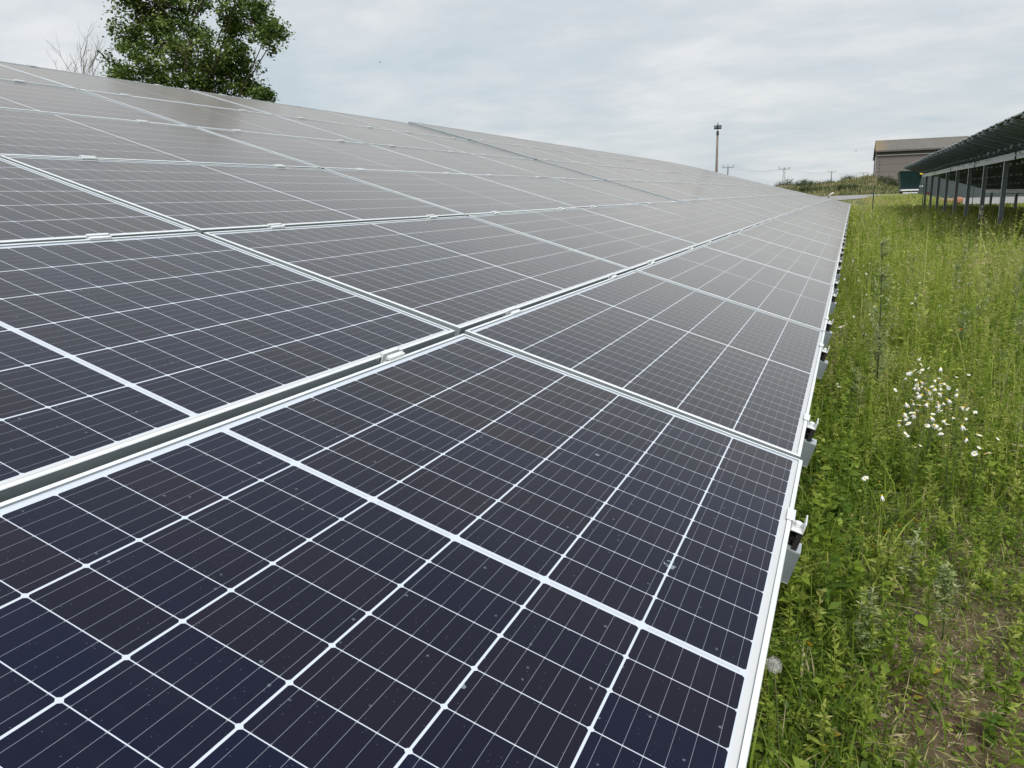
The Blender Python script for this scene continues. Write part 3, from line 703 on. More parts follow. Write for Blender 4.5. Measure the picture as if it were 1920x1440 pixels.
for (n_, x0_, x1_, y0_, y1_, hm_, lf_) in ((150, 0.1, 2.0, 2.6, 6.0, 0.42, 0.020), (650, 0.0, 4.4, 5.5, 13.0, 0.50, 0.026), (900, 0.2, 9.0, 12.0, 28.0, 0.52, 0.045), (700, 0.2, 11.0, 28.0, 56.0, 0.45, 0.09)):
    X, Y = scatter(n_, x0_, x1_, y0_, y1_); k = len(X); Z = hgt(X, Y); Hh = hm_*rng.uniform(0.6, 1.25, k); az = rng.uniform(0, 2*PI, k); bd = np.abs(rng.normal(0, 0.18, k))
    vg.blades(X, Y, Z, Hh, np.full(k, 0.0022+0.0002*y0_), az, bd, rng.uniform(0.72, 0.92, k))
    q_ = np.repeat(np.arange(k), 16); tt = rng.uniform(0.70, 1.0, len(q_)); ou = bd[q_]*Hh[q_]*tt**1.9
    B = np.stack([X[q_]+np.cos(az[q_])*ou, Y[q_]+np.sin(az[q_])*ou, Z[q_]+Hh[q_]*tt*(1-0.35*bd[q_]*tt)], 1)
    Ls = lf_*rng.uniform(0.6, 1.2, len(q_)); vg.leaves(B, rndir(len(q_), 0.3, 0.95), Ls, Ls*0.22, np.clip(rng.uniform(0.70, 0.92, k)[q_]+rng.normal(0, 0.03, len(q_)), 0, 0.97))
tag(link('grass', vg.mesh('grass', grassm)), 'green meadow grass with low weeds and straw litter growing between the panel rows', 'grass', kind='stuff')

# tiny white speckle of small blossoms, uncountable
vf = Veg()
for (x0, x1, y0, y1, n, zh, L) in ((0.05, 1.6, 3.6, 9.0, 300, 0.42, 0.016), (0.2, 4.4, 8.0, 20.0, 420, 0.50, 0.028), (1.0, 9.0, 18, 40, 260, 0.45, 0.05)):
    X, Y = scatter(n, x0, x1, y0, y1, lambda a, b: sm(0.45, 0.62, fbm(a*0.8+1, b*0.5+4))); k = len(X)
    vf.leaves(np.stack([X, Y, hgt(X, Y)+zh*rng.uniform(0.45, 0.85, k)], 1), rndir(k, -0.1, 0.25), np.full(k, L)*rng.uniform(0.5, 1, k), np.full(k, L*0.8), rng.uniform(0.3, 1, k))
blm = leafmat('tiny pale blossoms', [(0, (0.45, 0.50, 0.30)), (0.5, (0.72, 0.74, 0.62)), (1, (0.82, 0.83, 0.80))], 0.2)
tag(link('small_blossoms', vf.mesh('small_blossoms', blm)), 'tiny pale blossoms sprinkled through the meadow grass', 'blossoms', kind='stuff')

# soil crumbs and small stones
def stones(n, x0, x1, y0, y1, s0, s1):
    X, Y = scatter(n, x0, x1, y0, y1); n = len(X); Z = hgt(X, Y); sz = rng.uniform(s0, s1, n)**1.0
    octv = np.array([[1,0,0],[-1,0,0],[0,1,0],[0,-1,0],[0,0,0.7],[0,0,-0.7]]); octf = np.array([[0,2,4],[2,1,4],[1,3,4],[3,0,4],[2,0,5],[1,2,5],[3,1,5],[0,3,5]])
    V = octv[None]*sz[:, None, None]*rng.uniform(0.6, 1.3, (n, 6, 1))
    a = rng.uniform(0, 2*PI, n); ca, sa = np.cos(a)[:, None], np.sin(a)[:, None]
    V = np.stack([V[..., 0]*ca-V[..., 1]*sa, V[..., 0]*sa+V[..., 1]*ca, V[..., 2]], -1)+np.stack([X, Y, Z], 1)[:, None]
    return V.reshape(-1, 3), ((np.arange(n)*6)[:, None, None]+octf[None]).reshape(-1, 3), np.repeat(rng.random(n), 6)
a = stones(4200, -0.4, 1.25, -0.7, 3.6, 0.002, 0.008); c_ = stones(420, -0.3, 1.2, -0.7, 3.2, 0.007, 0.020)
sm_ = leafmat('soil crumbs', [(0, (0.085, 0.058, 0.042)), (0.5, (0.17, 0.12, 0.09)), (1, (0.33, 0.27, 0.22))], 0.0, 0.9)
V = np.concatenate([a[0], c_[0]]); F = np.concatenate([a[1], c_[1]+len(a[0])]); T = np.concatenate([a[2], c_[2]])
tag(link('soil_crumbs', np_mesh('soil_crumbs', V, F, sm_, {'tint': T})), 'reddish crumbs of soil and pebbles on the bare patches', 'pebbles', kind='stuff')

# ------------------------------------------------------------------ individual plants
def sub_obj(name, vgx, m, parent, loc):
    me = vgx.mesh(name, m); V = np.zeros(len(me.vertices)*3, np.float32); me.vertices.foreach_get('co', V)
    V = V.reshape(-1, 3)-np.array(loc, np.float32); me.vertices.foreach_set('co', V.ravel()); me.update()
    return link(name, me, parent)
stemm = leafmat('plant stem', [(0, (0.030, 0.030, 0.018)), (0.5, (0.07, 0.10, 0.03)), (1, (0.20, 0.18, 0.08))], 0.0)
silver = leafmat('mugwort foliage', [(0, (0.060, 0.100, 0.020)), (0.5, (0.16, 0.23, 0.060)), (1, (0.38, 0.42, 0.22))], 0.3)
def tall_weed(x, y, H, nb, label, dark=0.2, lean=(0.0, 0.0), bl=0.20, tint=0.5):
    z = h1(x, y)-0.02; root = empty('tall_weed', loc=(x, y, z))
    mb = MB(); pts = [(lean[0]*t*t*H, lean[1]*t*t*H, H*t) for t in np.linspace(0, 1, 7)]
    mb.tube(pts, [0.0055*(1-0.75*i/6)*(0.5+0.5*H) for i in range(7)], 6)
    me = mb.mesh('stem', stemm, True); at = me.attributes.new('tint', 'FLOAT', 'POINT'); at.data.foreach_set('value', [dark]*len(me.vertices))
    link('stem', me, root)
    v_ = Veg()
    for i in range(nb):
        t = rnd.uniform(0.12, 0.97); az = rnd.uniform(0, 2*PI)
        L = bl*(1.1-t)*rnd.uniform(0.7, 1.3)*H+0.03
        b0 = np.array([lean[0]*t*t*H, lean[1]*t*t*H, H*t]); d = np.array([math.cos(az)*0.62, math.sin(az)*0.62, 0.78])
        n = int(8+L*170)
        s_ = rng.random(n)**0.8
        B = b0+d*(L*s_)[:, None]+np.stack([0*s_, 0*s_, 0.12*L*s_**2], 1)
        Lf = rng.uniform(0.016, 0.040, n)*(1.25-0.75*s_)
        v_.leaves(B, rndir(n, 0.0, 0.9), Lf, Lf*0.34, np.clip(tint+0.35*s_*t+rng.normal(0, 0.09, n), 0, 1))
        v_.blades(np.array([b0[0]]), np.array([b0[1]]), np.array([b0[2]]), np.array([L*0.8]), np.array([0.0025]), np.array([az]), np.array([0.7]), np.array([0.3]))
    n = int(70*H); s_ = rng.random(n)**0.5*0.35+0.65
    B = np.stack([lean[0]*s_*s_*H, lean[1]*s_*s_*H, H*s_], 1); Lf = rng.uniform(0.008, 0.018, n)
    v_.leaves(B, rndir(n, 0.0, 0.8), Lf, Lf*0.4, np.clip(tint+0.35+rng.normal(0, 0.08, n), 0, 1))
    link('foliage', v_.mesh('foliage', silver), root)
    tag(root, label, 'weed', 'tall weeds standing in the meadow'); return root
tall_weed(0.305, 3.50, 1.20, 40, 'tallest weed, dark straight stem with silvery tip, left of the daisy clump', 0.0, (-0.03, 0.02), 0.20, 0.72)
WD = [(0.19, 3.05, 0.42), (0.34, 4.15, 0.66), (0.10, 5.35, 0.34), (0.95, 4.9, 0.62), (1.12, 5.6, 0.74), (1.30, 4.7, 0.60), (0.70, 5.7, 0.62), (1.05, 3.65, 0.48), (1.02, 2.75, 0.42), (0.20, 0.35, 0.26), (0.36, 0.95, 0.24),
      (0.45, 0.62, 0.27), (0.50, 6.4, 0.72), (1.55, 6.6, 0.78), (1.85, 7.6, 0.80), (1.2, 7.9, 0.70), (0.8, 8.6, 0.74), (2.1, 9.6, 0.84), (1.5, 10.2, 0.80), (0.45, 9.4, 0.58), (2.6, 10.8, 0.82), (2.9, 12.4, 0.86), (1.9, 12.9, 0.80)]
sized = sorted(range(len(WD)), key=lambda i: WD[i][1])
for rank, i in enumerate(sized):
    x, y, H = WD[i]
    tall_weed(x, y, H, int(10+16*H), f'grey-green feathery weed, {ORD[rank+1]} nearest to the viewer of the smaller weed stalks', 0.45, (rnd.uniform(-.1, .1), rnd.uniform(-.1, .1)), 0.17, rnd.uniform(0.5, 0.8))

petm = simple('white petals', (0.84, 0.84, 0.82), (0.74, 0.75, 0.74), 40, 0.6, 0, 0.2)
yelm = simple('yellow florets', (0.80, 0.60, 0.04), (0.66, 0.44, 0.03), 300, 0.8, 0, 0.2)
brnm = simple('spent brown florets', (0.42, 0.27, 0.05), (0.28, 0.16, 0.04), 300, 0.85, 0, 0.2)
def petals_mesh(r, droop, n=15, seed=0):
    q = random.Random(seed); mb = MB()
    for k in range(n):
        if q.random() < 0.08: continue
        a = 2*PI*k/n+q.uniform(-.06, .06); L = r*q.uniform(0.86, 1.06); dz = -droop*q.uniform(0.6, 1.4)
        c, s = math.cos(a), math.sin(a); w_ = r*0.135
        pt = lambda rr, ww, z: (c*rr-s*ww, s*rr+c*ww, z)
        r0 = r*0.26; mb.face([pt(r0, -w_*0.6, 0), pt(r0, w_*0.6, 0), pt(L*0.72, w_, dz*0.55*L), pt(L*0.72, -w_, dz*0.55*L)])
        mb.face([pt(L*0.72, -w_, dz*0.55*L), pt(L*0.72, w_, dz*0.55*L), pt(L, w_*0.45, dz*L), pt(L, -w_*0.45, dz*L)])
    return mb.mesh('petals', petm)
def dome_mesh(r, h, m):
    mb = MB(); rings = 4; n = 10
    prof = [(r, -0.1*h)]+[(r*math.cos(PI/2*i/rings), h*math.sin(PI/2*i/rings)) for i in range(rings)]
    b = 0
    for (rr, zz_) in prof:
        for k in range(n): mb.v.append((rr*math.cos(2*PI*k/n), rr*math.sin(2*PI*k/n), zz_))
    mb.v.append((0, 0, h)); top = len(mb.v)-1
    for i in range(len(prof)-1):
        for k in range(n): mb.f.append((i*n+k, i*n+(k+1) % n, (i+1)*n+(k+1) % n, (i+1)*n+k)); mb.mi.append(0)
    for k in range(n): mb.f.append(((len(prof)-1)*n+k, (len(prof)-1)*n+(k+1) % n, top)); mb.mi.append(0)
    return mb.mesh('centre', m, True)
PET = [petals_mesh(0.0140, d, 15, i) for i, d in enumerate((0.05, 0.15, 0.0, 0.95, 1.6))]
CEN = [dome_mesh(0.0046, 0.0025, yelm), dome_mesh(0.0056, 0.0062, yelm), dome_mesh(0.0052, 0.0066, brnm)]
def daisy_plant(x, y, H, heads, label, group, spread=0.10, sc=1.0, detail=True):
    z = h1(x, y)-0.01; root = empty('daisy_plant', loc=(x, y, z))
    v_ = Veg(); mb = MB(); q = rnd
    for i in range(heads):
        a = q.uniform(0, 2*PI); rr = spread*math.sqrt(q.random()); hh = H*q.uniform(0.72, 1.08)
        tip = (math.cos(a)*rr, math.sin(a)*rr, hh)
        pts = [(tip[0]*s*s, tip[1]*s*s, hh*s) for s in (0, 0.35, 0.7, 1.0)]
        mb.tube(pts, [0.0016, 0.0014, 0.0012, 0.0010], 5)
        n = 26; s_ = rng.random(n)*0.8
        B = np.stack([tip[0]*s_*s_, tip[1]*s_*s_, hh*s_], 1); Lf = rng.uniform(0.012, 0.035, n)
        v_.leaves(B, rndir(n, -0.1, 0.8), Lf, Lf*0.12, np.clip(rng.normal(0.42, 0.12, n), 0.05, 0.8))
        kind = q.random()
        fl = empty('x') if False else None
        Mx = Matrix.Translation(tip) @ Matrix.Rotation(q.uniform(-0.75, 0.75), 4, 'X') @ Matrix.Rotation(q.uniform(-0.75, 0.75), 4, 'Y') @ Matrix.Rotation(q.uniform(0, 6), 4, 'Z') @ Matrix.Scale(sc*q.uniform(0.66, 1.12), 4)
        if kind < 0.56:
            f_ = link('flower', PET[q.randrange(3)], root, Mx)
            if detail: link('centre', CEN[0], f_)
        elif kind < 0.86:
            f_ = link('flower', PET[3+q.randrange(2)], root, Mx)
            if detail: link('centre', CEN[1], f_)
        else:
            link('seed_head', CEN[2], root, Mx)
    me = mb.mesh('stems', stemm, True); at = me.attributes.new('tint', 'FLOAT', 'POINT'); at.data.foreach_set('value', [0.55]*len(me.vertices))
    me.name = 'stem'; link('stem', me, root); link('leaves', v_.mesh('leaves', grassm), root)
    tag(root, label, 'daisy', group); return root
# the clump of daisies in the middle of the field strip, front to back
CL = [(0.42, 1.78, 4), (0.58, 1.80, 3), (0.70, 1.86, 4), (0.38, 2.06, 6), (0.50, 2.12, 6), (0.64, 2.20, 5), (0.44, 2.40, 7), (0.55, 2.48, 7), (0.66, 2.60, 6), (0.74, 2.42, 4), (0.46, 2.74, 7), (0.58, 2.86, 8), (0.70, 2.98, 6), (0.50, 3.10, 6), (0.62, 3.32, 6), (0.56, 3.62, 4)]
for i, (x, y, n) in enumerate(CL):
    x, y = 0.56+(x-0.56)*0.95, y+0.12
    daisy_plant(x, y, 0.41+0.03*math.sin(i*2.1), int(n*1.8), f'white daisy plant in the dense clump on the field strip, {ORD[i+1]} from the front', 'daisies of the dense clump', 0.085)
SCT = [(0.20, 1.35, 3), (0.10, 3.2, 3), (0.13, 4.6, 4), (0.20, 4.9, 3), (0.28, 5.6, 4), (0.55, 6.2, 4), (0.85, 6.6, 3), (0.40, 7.2, 5), (0.72, 7.9, 4), (0.18, 9.2, 6), (0.24, 11.2, 6), (1.45, 9.0, 4), (1.15, 6.9, 3), (1.9, 12.5, 5), (1.7, 11.6, 4), (2.3, 14.8, 6), (2.0, 10.4, 4), (0.95, 9.6, 3)]
for i, (x, y, n) in enumerate(SCT):
    daisy_plant(x, y, 0.30 if y < 4 else 0.46, n, f'loose daisy plant outside the dense clump, {ORD[i+1]} of the scattered ones going back', 'scattered daisies', 0.07+0.012*y, 1.0 if y < 8 else 1.25, y < 8)

# yellow hawkbit, dandelion clock, poppies
def flower_one(name, cat, label, x, y, H, mth_fn, group=None, lean=(0.02, 0.01), sz=1.0):
    z = h1(x, y)-0.005; root = empty(name, loc=(x, y, z)); mb = MB()
    mb.tube([(lean[0]*s*s, lean[1]*s*s, H*s) for s in (0, .3, .6, .85, 1)], 0.0015, 5)
    me = mb.mesh('stem', stemm, True); at = me.attributes.new('tint', 'FLOAT', 'POINT'); at.data.foreach_set('value', [0.6]*len(me.vertices)); link('stem', me, root)
    v_ = Veg(); n = 9; Lf = rng.uniform(0.04, 0.08, n)*sz
    v_.leaves(np.zeros((n, 3))+np.array([0, 0, 0.005]), rndir(n, 0.1, 0.5), Lf, Lf*0.3, rng.uniform(0.2, 0.5, n)); link('leaves', v_.mesh('leaves', grassm), root)
    mth_fn(root, Matrix.Translation((lean[0], lean[1], H)))
    tag(root, label, cat, group); return root
def hawk(root, Mx):
    mb = MB(); q = random.Random(3)
    for ring_, (r_, n, dz) in enumerate(((0.015, 18, 0.15), (0.010, 14, 0.5))):
        for k in range(n):
            a = 2*PI*k/n+ring_; c, s = math.cos(a), math.sin(a); w_ = 0.0016; L = r_*q.uniform(.85, 1.1)
            mb.face([(-s*w_*.5, c*w_*.5, 0), (s*w_*.5, -c*w_*.5, 0), (c*L+s*w_, s*L-c*w_, dz*L), (c*L-s*w_, s*L+c*w_, dz*L)])
    link('flower', mb.mesh('flower', simple('hawkbit yellow', (0.80, 0.58, 0.02), (0.74, 0.50, 0.02), 90, 0.6)), root, Mx @ Matrix.Rotation(-0.7, 4, 'X') @ Matrix.Rotation(0.5, 4, 'Y'))
def clock(root, Mx):
    v_ = Veg(); n = 420; D = rndir(n, -0.95, 1.0); v_.leaves(np.zeros((n, 3)), D, rng.uniform(0.014, 0.019, n), np.full(n, 0.0007), np.full(n, 0.8))
    n2 = 280; D = rndir(n2, -0.95, 1.0); v_.leaves(D*0.0155, rndir(n2, -1, 1), np.full(n2, 0.005), np.full(n2, 0.0006), np.full(n2, 0.9))
    link('seed_head', v_.mesh('seed_head', leafmat('dandelion down', [(0, (0.5, 0.5, 0.48)), (1, (0.75, 0.75, 0.72))], 0.4)), root, Mx)
def poppy(root, Mx):
    mb = MB()
    for k in range(4):
        a = k*PI/2; c, s = math.cos(a), math.sin(a)
        for j in range(3):
            t0, t1 = (j-1.5)/3*1.3, (j-0.5)/3*1.3
            P_ = lambda t, r_, z_: (math.cos(a+t)*r_, math.sin(a+t)*r_, z_)
            mb.face([(0, 0, 0), P_(t0, 0.011, 0.006), P_(t0*0.9, 0.020, 0.013), P_(t1*0.9, 0.020, 0.013), P_(t1, 0.011, 0.006)])
    link('flower', mb.mesh('flower', simple('poppy orange', (0.72, 0.20, 0.03), (0.62, 0.14, 0.02), 40, 0.5)), root, Mx)
flower_one('dandelion', 'wildflower', 'single bright yellow flower on a leaning stem by the nearest panel edge', 0.025, -0.03, 0.25, hawk, lean=(0.015, 0.02))
flower_one('dandelion_clock', 'wildflower', 'fluffy white seed head touching the near white panel edge', 0.015, -0.56, 0.52, clock, lean=(-0.03, -0.02))
PO = [(0.36, 8.6), (0.42, 7.7), (1.45, 9.3), (1.02, 7.6), (0.95, 5.2)]
for i, (x, y) in enumerate(PO):
    flower_one('poppy', 'poppy', 'orange-red poppy in the meadow, '+['farther of the two left of the tall weed tip', 'nearer of the two left of the tall weed tip', 'farthest out to the right', 'between the scattered daisies in mid field', 'nearest one, behind the daisy clump'][i], x, y, 0.36, poppy, 'poppies in the meadow')
# small yellow buttons near the edge
YB = [(0.33, 1.45), (0.27, 1.35), (0.40, 1.52), (0.22, 1.18), (0.60, 1.15)]
for i, (x, y) in enumerate(YB):
    flower_one('hawkbit', 'wildflower', 'small low yellow flower on the thin turf, '+ORD[i+1]+' of the five near the beam ends', x, y, 0.06, hawk, 'small yellow flowers')
# broad yellow-green fallen leaves
ylf = [leafmat('yellowing leaf', [(0, (0.42, 0.30, 0.03)), (1, (0.58, 0.42, 0.06))], 0.3), leafmat('lime leaf', [(0, (0.16, 0.24, 0.02)), (1, (0.22, 0.30, 0.03))], 0.4)]
FL = [(0.106, -0.075, 0), (0.117, -0.141, 0), (0.339, 0.203, 0), (0.143, 0.157, 0), (0.40, 0.36, 0), (0.175, 0.36, 1), (0.30, 0.95, 1), (0.22, 1.02, 1), (0.26, 0.78, 1), (0.36, 0.60, 1), (0.20, 0.62, 1), (0.16, 0.86, 1)]
for i, (x, y, k) in enumerate(FL):
    a = rnd.uniform(0, 6.28); L = 0.040 if k == 0 else 0.055
    mb = MB(); N_ = 7; top = []; bot = []
    for j in range(N_):
        s = j/(N_-1); w_ = L*0.34*math.sin(PI*s**0.8)**0.8; z = 0.10*L*math.sin(PI*s); top.append((L*s, w_, z+0.08*w_)); bot.append((L*s, -w_, z+0.16*w_))
    for j in range(N_-1):
        mid0 = (L*j/(N_-1), 0, top[j][2]-0.1*L*0.3); mid1 = (L*(j+1)/(N_-1), 0, top[j+1][2]-0.1*L*0.3)
        mb.face([mid0, mid1, top[j+1], top[j]]); mb.face([mid1, mid0, bot[j], bot[j+1]])
    me = mb.mesh('broad_leaf', ylf[k], True); at = me.attributes.new('tint', 'FLOAT', 'POINT'); at.data.foreach_set('value', list(rng.random(len(me.vertices))))
    o = link('broad_leaf', me); hz = 0.012 if k == 0 else 0.075
    o.matrix_world = Matrix.Translation((x, y, h1(x, y)+hz)) @ Matrix.Rotation(a, 4, 'Z') @ Matrix.Rotation(rnd.uniform(-.5, .3), 4, 'Y') @ Matrix.Rotation(rnd.uniform(-.4, .4), 4, 'X')
    if k == 0: tag(o, 'yellow withered leaf on the bare soil, '+ORD[i+1]+' of the five from the near panel corner', 'leaf', 'yellow leaves on the soil')
    else: tag(o, 'fresh lime-green broad leaf near the first beam end, '+ORD[i-4]+' of the seven counted upward', 'leaf', 'lime leaves near the beam end')

# ------------------------------------------------------------------ trees
barkm = simple('bark', (0.10, 0.08, 0.06), (0.05, 0.04, 0.03), 8, 0.9, 0, 0.2, 0.5)
crown = leafmat('poplar leaves', [(0, (0.036, 0.070, 0.014)), (0.4, (0.080, 0.130, 0.026)), (0.75, (0.15, 0.21, 0.048)), (1, (0.25, 0.30, 0.09))], 0.28, 0.5)
BLOB = [(-24.48,21.06,8.66,0.96),(-26.2,22.16,8.03,0.74),(-23.77,21.53,8.85,1.16),(-25.09,22.37,8.03,1.32),(-23.74,22.45,8.47,1.03),(-21.70,20.44,6.93,1.08),(-24.24,20.25,6.52,0.78),(-27.9,22.9,6.9,0.55),(-23.75,21.13,6.59,1.04),(-22.19,21.04,6.08,0.90),(-23.75,23.78,7.23,1.05),(-21.61,21.89,6.13,0.90),(-21.90,23.21,8.03,0.76),(-20.91,21.91,8.51,0.52),(-20.49,22.50,8.22,0.71),(-18.42,20.74,7.17,0.48),(-19.29,22.49,7.67,0.24),(-20.87,23.32,8.90,0.58),(-20.78,22.08,7.00,0.66),(-21.13,22.87,5.87,0.53),(-21.60,22.62,6.41,0.82),(-18.52,20.43,5.18,0.22),(-24.20,22.93,10.20,1.33),(-21.81,22.33,10.03,1.15),(-24.39,21.28,9.77,1.07),(-18.82,20.31,8.93,0.74),(-25.38,23.32,5.59,1.34),(-22.15,21.90,5.14,1.22),(-26.82,22.79,5.75,1.02),(-23.6,22.0,4.2,1.3)]
tb = Vector((-23.3, 22.2, h1(-23.3, 22.2)-0.1)); troot = empty('leafy_tree', loc=tb)
mb = MB()
trunk = [Vector((0, 0, 0)), Vector((0.1, 0.05, 1.4)), Vector((-0.05, 0, 2.8)), Vector((0.1, 0, 4.2)), Vector((0.0, -0.1, 6.0)), Vector((0.15, 0.0, 8.0)), Vector((0.0, 0.1, 9.6))]
mb.tube(trunk, [0.26, 0.22, 0.19, 0.15, 0.10, 0.05, 0.02], 10)
mb.obj('trunk', barkm, troot, True)
mbb = MB(); vt = Veg()
for (bx, by, bz, br) in BLOB:
    c = Vector((bx, by, bz))-tb
    # limb from the trunk to the blob
    zt = max(1.8, c.z-1.2-0.45*Vector((c.x, c.y)).length); s = min(zt/9.6, 0.9)*6; i = int(s); st = trunk[i].lerp(trunk[min(i+1, 6)], s-i)
    mid = st.lerp(c, 0.5)+Vector((0, 0, -0.25))
    mbb.tube([st, mid, c], [0.05, 0.030, 0.012], 6)
    ncl = int(21*br**1.5)+6
    for k in range(ncl):
        d = Vector(rndir(1, -1, 1)[0]); rr = br*rnd.uniform(0.35, 1.12)
        e = c+d*rr*Vector((1, 1, 0.9)).length/1.68
        mbb.tube([c.lerp(e, 0.1), c.lerp(e, 0.6)+Vector((0, 0, -0.05)), e], [0.016, 0.010, 0.004], 4, cap=False)
        n = rnd.randint(34, 76); sg = rnd.uniform(0.10, 0.19)
        B = np.array(e)+rng.normal(0, sg, (n, 3))*np.array([1.1, 1.1, 0.8]); D = rndir(n, -0.9, 0.4)
        L = rng.uniform(0.09, 0.150, n)
        vt.leaves(B, D, L, L*rng.uniform(0.65, 0.95, n), np.clip(rng.normal(rnd.uniform(0.12, 0.85), 0.15, n), 0, 1))
mbb.obj('branches', barkm, troot, False)
link('crown', vt.mesh('crown', crown), troot)
tag(troot, 'leafy green tree rising behind the top edge of the left array', 'tree')
deadm = simple('bare grey twigs', (0.26, 0.23, 0.21), (0.17, 0.15, 0.14), 9, 0.85, 0, 0.2)
for (bx, by, H, nst, lab) in ((-29.45, 22.4, 8.7, 9, 'bare dead tree with curved twigs left of the leafy tree'), (-28.0, 22.9, 7.3, 7, 'small bare shrub top between the dead tree and the leafy tree')):
    base = Vector((bx, by, h1(bx, by)-0.1)); root = empty('bare_tree', loc=base)
    mb = MB(); q = random.Random(int(H*10)); mb.tube([(0, 0, 0), (0.05, 0, H*0.35), (0, 0, H*0.62)], [0.14, 0.10, 0.06], 8); mb.obj('trunk', deadm, root)
    mb = MB()
    def grow(p, d, L, r, lv):
        pts = [p]; rad = [r]
        for k in range(5):
            d = (d+Vector((q.uniform(-.22, .22), q.uniform(-.22, .22), 0.10 if lv < 2 else q.uniform(-.05, .2)))).normalized(); p = p+d*L/5; pts.append(p); rad.append(r*(1-0.17*(k+1)))
            if lv < 3 and k > 0 and q.random() < 0.62: grow(p, (d+Vector((q.uniform(-.8, .8), q.uniform(-.8, .8), 0.1))).normalized(), L*q.uniform(.4, .7), r*0.55, lv+1)
        mb.tube(pts, rad, 4, cap=False)
    mb.tube([(0, 0, H*0.6), (0, 0, H*0.72)], [0.06, 0.03], 6)
    for k in range(nst):
        a = q.uniform(0, 6.28); grow(Vector((q.uniform(-.15, .15), 0, H*q.uniform(0.68, 0.76))), Vector((math.cos(a)*0.55, math.sin(a)*0.55, 1)).normalized(), H*q.uniform(.12, .21), 0.026, 0)
    mb.obj('branches', deadm, root); tag(root, lab, 'tree')

# ------------------------------------------------------------------ mound vegetation
bushm = leafmat('bush leaves', [(0, (0.030, 0.045, 0.016)), (0.4, (0.070, 0.095, 0.028)), (0.7, (0.150, 0.155, 0.062)), (1, (0.34, 0.29, 0.17))], 0.2)
vm = Veg()
def mound_grass(n, x0, x1, y0, y1, h, w_, tm, dens=None):
    X, Y = scatter(n, x0, x1, y0, y1, dens); k = len(X); cl_ = fbm(X*0.35+2, Y*0.35)-0.47
    vm.blades(X, Y, hgt(X, Y)-0.02, h*rng.lognormal(0, 0.4, k)*(1+1.3*cl_), w_*rng.uniform(0.6, 1.4, k), rng.uniform(0, 2*PI, k), np.abs(rng.normal(0, 0.5, k)), np.clip(tm+cl_*1.3+rng.normal(0, 0.10, k), 0, 1))
mound_grass(44000, -22, 16, 84, 124, 0.24, 0.07, 0.62)
mound_grass(9000, -9, 7, 108, 122, 0.30, 0.07, 0.82)
tag(link('mound_grass', vm.mesh('mound_grass', bushm)), 'rough olive and straw grass covering the mound beyond the road', 'grass', kind='stuff')
def bush(x, y, r, hh, tm, label):
    z = h1(x, y)-0.1; root = empty('bush', loc=(x, y, z)); v_ = Veg(); mb = MB(); q = rnd
    for k in range(int(14+r*16)):
        a = q.uniform(0, 2*PI); rr = r*math.sqrt(q.random()); e = np.array([math.cos(a)*rr, math.sin(a)*rr, hh*(1-(rr/r)**2*0.7)*q.uniform(0.35, 1.05)])
        mb.tube([(0, 0, 0), (e[0]*.6, e[1]*.6, e[2]*.55), tuple(e)], [0.03, 0.018, 0.008], 4, cap=False)
        n = 70; L = rng.uniform(0.08, 0.16, n); v_.leaves(e+rng.normal(0, 0.17, (n, 3)), rndir(n, -0.4, 0.9), L, L*0.6, np.clip(rng.normal(q.uniform(tm-.15, tm+.15), 0.12, n), 0, 1))
    mb.obj('branches', barkm, root); link('foliage', v_.mesh('foliage', bushm), root); tag(root, label, 'bush', 'bushes on the mound'); return root
BU = [(-8.0, 112, 1.7, 1.1, 0.22, 'dark low bush at the far left end of the mound crest'), (-5.4, 110, 1.5, 1.0, 0.30, 'rounded dark bush second from the left on the mound crest'), (-3.2, 112, 1.2, 0.7, 0.42, 'small olive bush midway along the mound crest'),
      (-0.6, 117, 1.0, 1.1, 0.30, 'bright green bush on the mound beside a pale gap, left of the barn'), (3.4, 107, 1.6, 1.0, 0.22, 'dark bush against the left foot of the barn wall'), (5.2, 106, 1.6, 0.9, 0.20, 'dark bush at the barn foot behind the green wagon'),
      (7.4, 106, 1.7, 0.9, 0.24, 'dark bush hidden mostly behind the green wagon'), (-4.5, 97, 1.3, 0.7, 0.28, 'dark bush halfway down the mound on the left'), (-0.5, 96, 1.2, 0.6, 0.26, 'dark bush low on the mound near the road bend')]
for a_ in BU: bush(*a_)

# ------------------------------------------------------------------ barn
def corr_sheet(name, base, dark, stain, freq, axis_i, extra=None):
    m, t, b = mat(name); tcn = t.nodes.new('ShaderNodeTexCoord'); s = t.nodes.new('ShaderNodeSeparateXYZ'); t.links.new(tcn.outputs['Object'], s.inputs[0])
    wv = mth(t, 'SINE', mth(t, 'MULTIPLY', s.outputs[axis_i], freq)); f = noise(t, 0.6, 8, 0.7); f2 = noise(t, 6, 6, 0.7)
    c = ramp(t, mth(t, 'ADD', mth(t, 'MULTIPLY', f, 0.6), mth(t, 'MULTIPLY', f2, 0.4)), [(0.32, dark), (0.55, base), (0.72, stain)])
    if extra: c = extra(t, s, c)
    t.links.new(c, b.inputs['Base Color']); b.inputs['Roughness'].default_value = 0.85; bump(t, b, wv, 0.25 if axis_i == 0 and freq > 24 else 0.6, 0.02 if freq > 24 else 0.05); return m
def lichen(t, s, c):
    e = mth(t, 'MULTIPLY', mth(t, 'SUBTRACT', 1.5, s.outputs[0]), 0.7, clamp=True)
    return mixc(t, mth(t, 'MULTIPLY', e, mth(t, 'MULTIPLY', noise(t, 2.0, 5), 1.25), clamp=True), c, (0.22, 0.14, 0.05))
roofm = corr_sheet('corrugated barn roof', (0.125, 0.113, 0.098), (0.095, 0.087, 0.078), (0.160, 0.136, 0.108), 22, 0, lichen)
wallm, t, b = mat('weathered barn block wall')
tcn = t.nodes.new('ShaderNodeTexCoord')
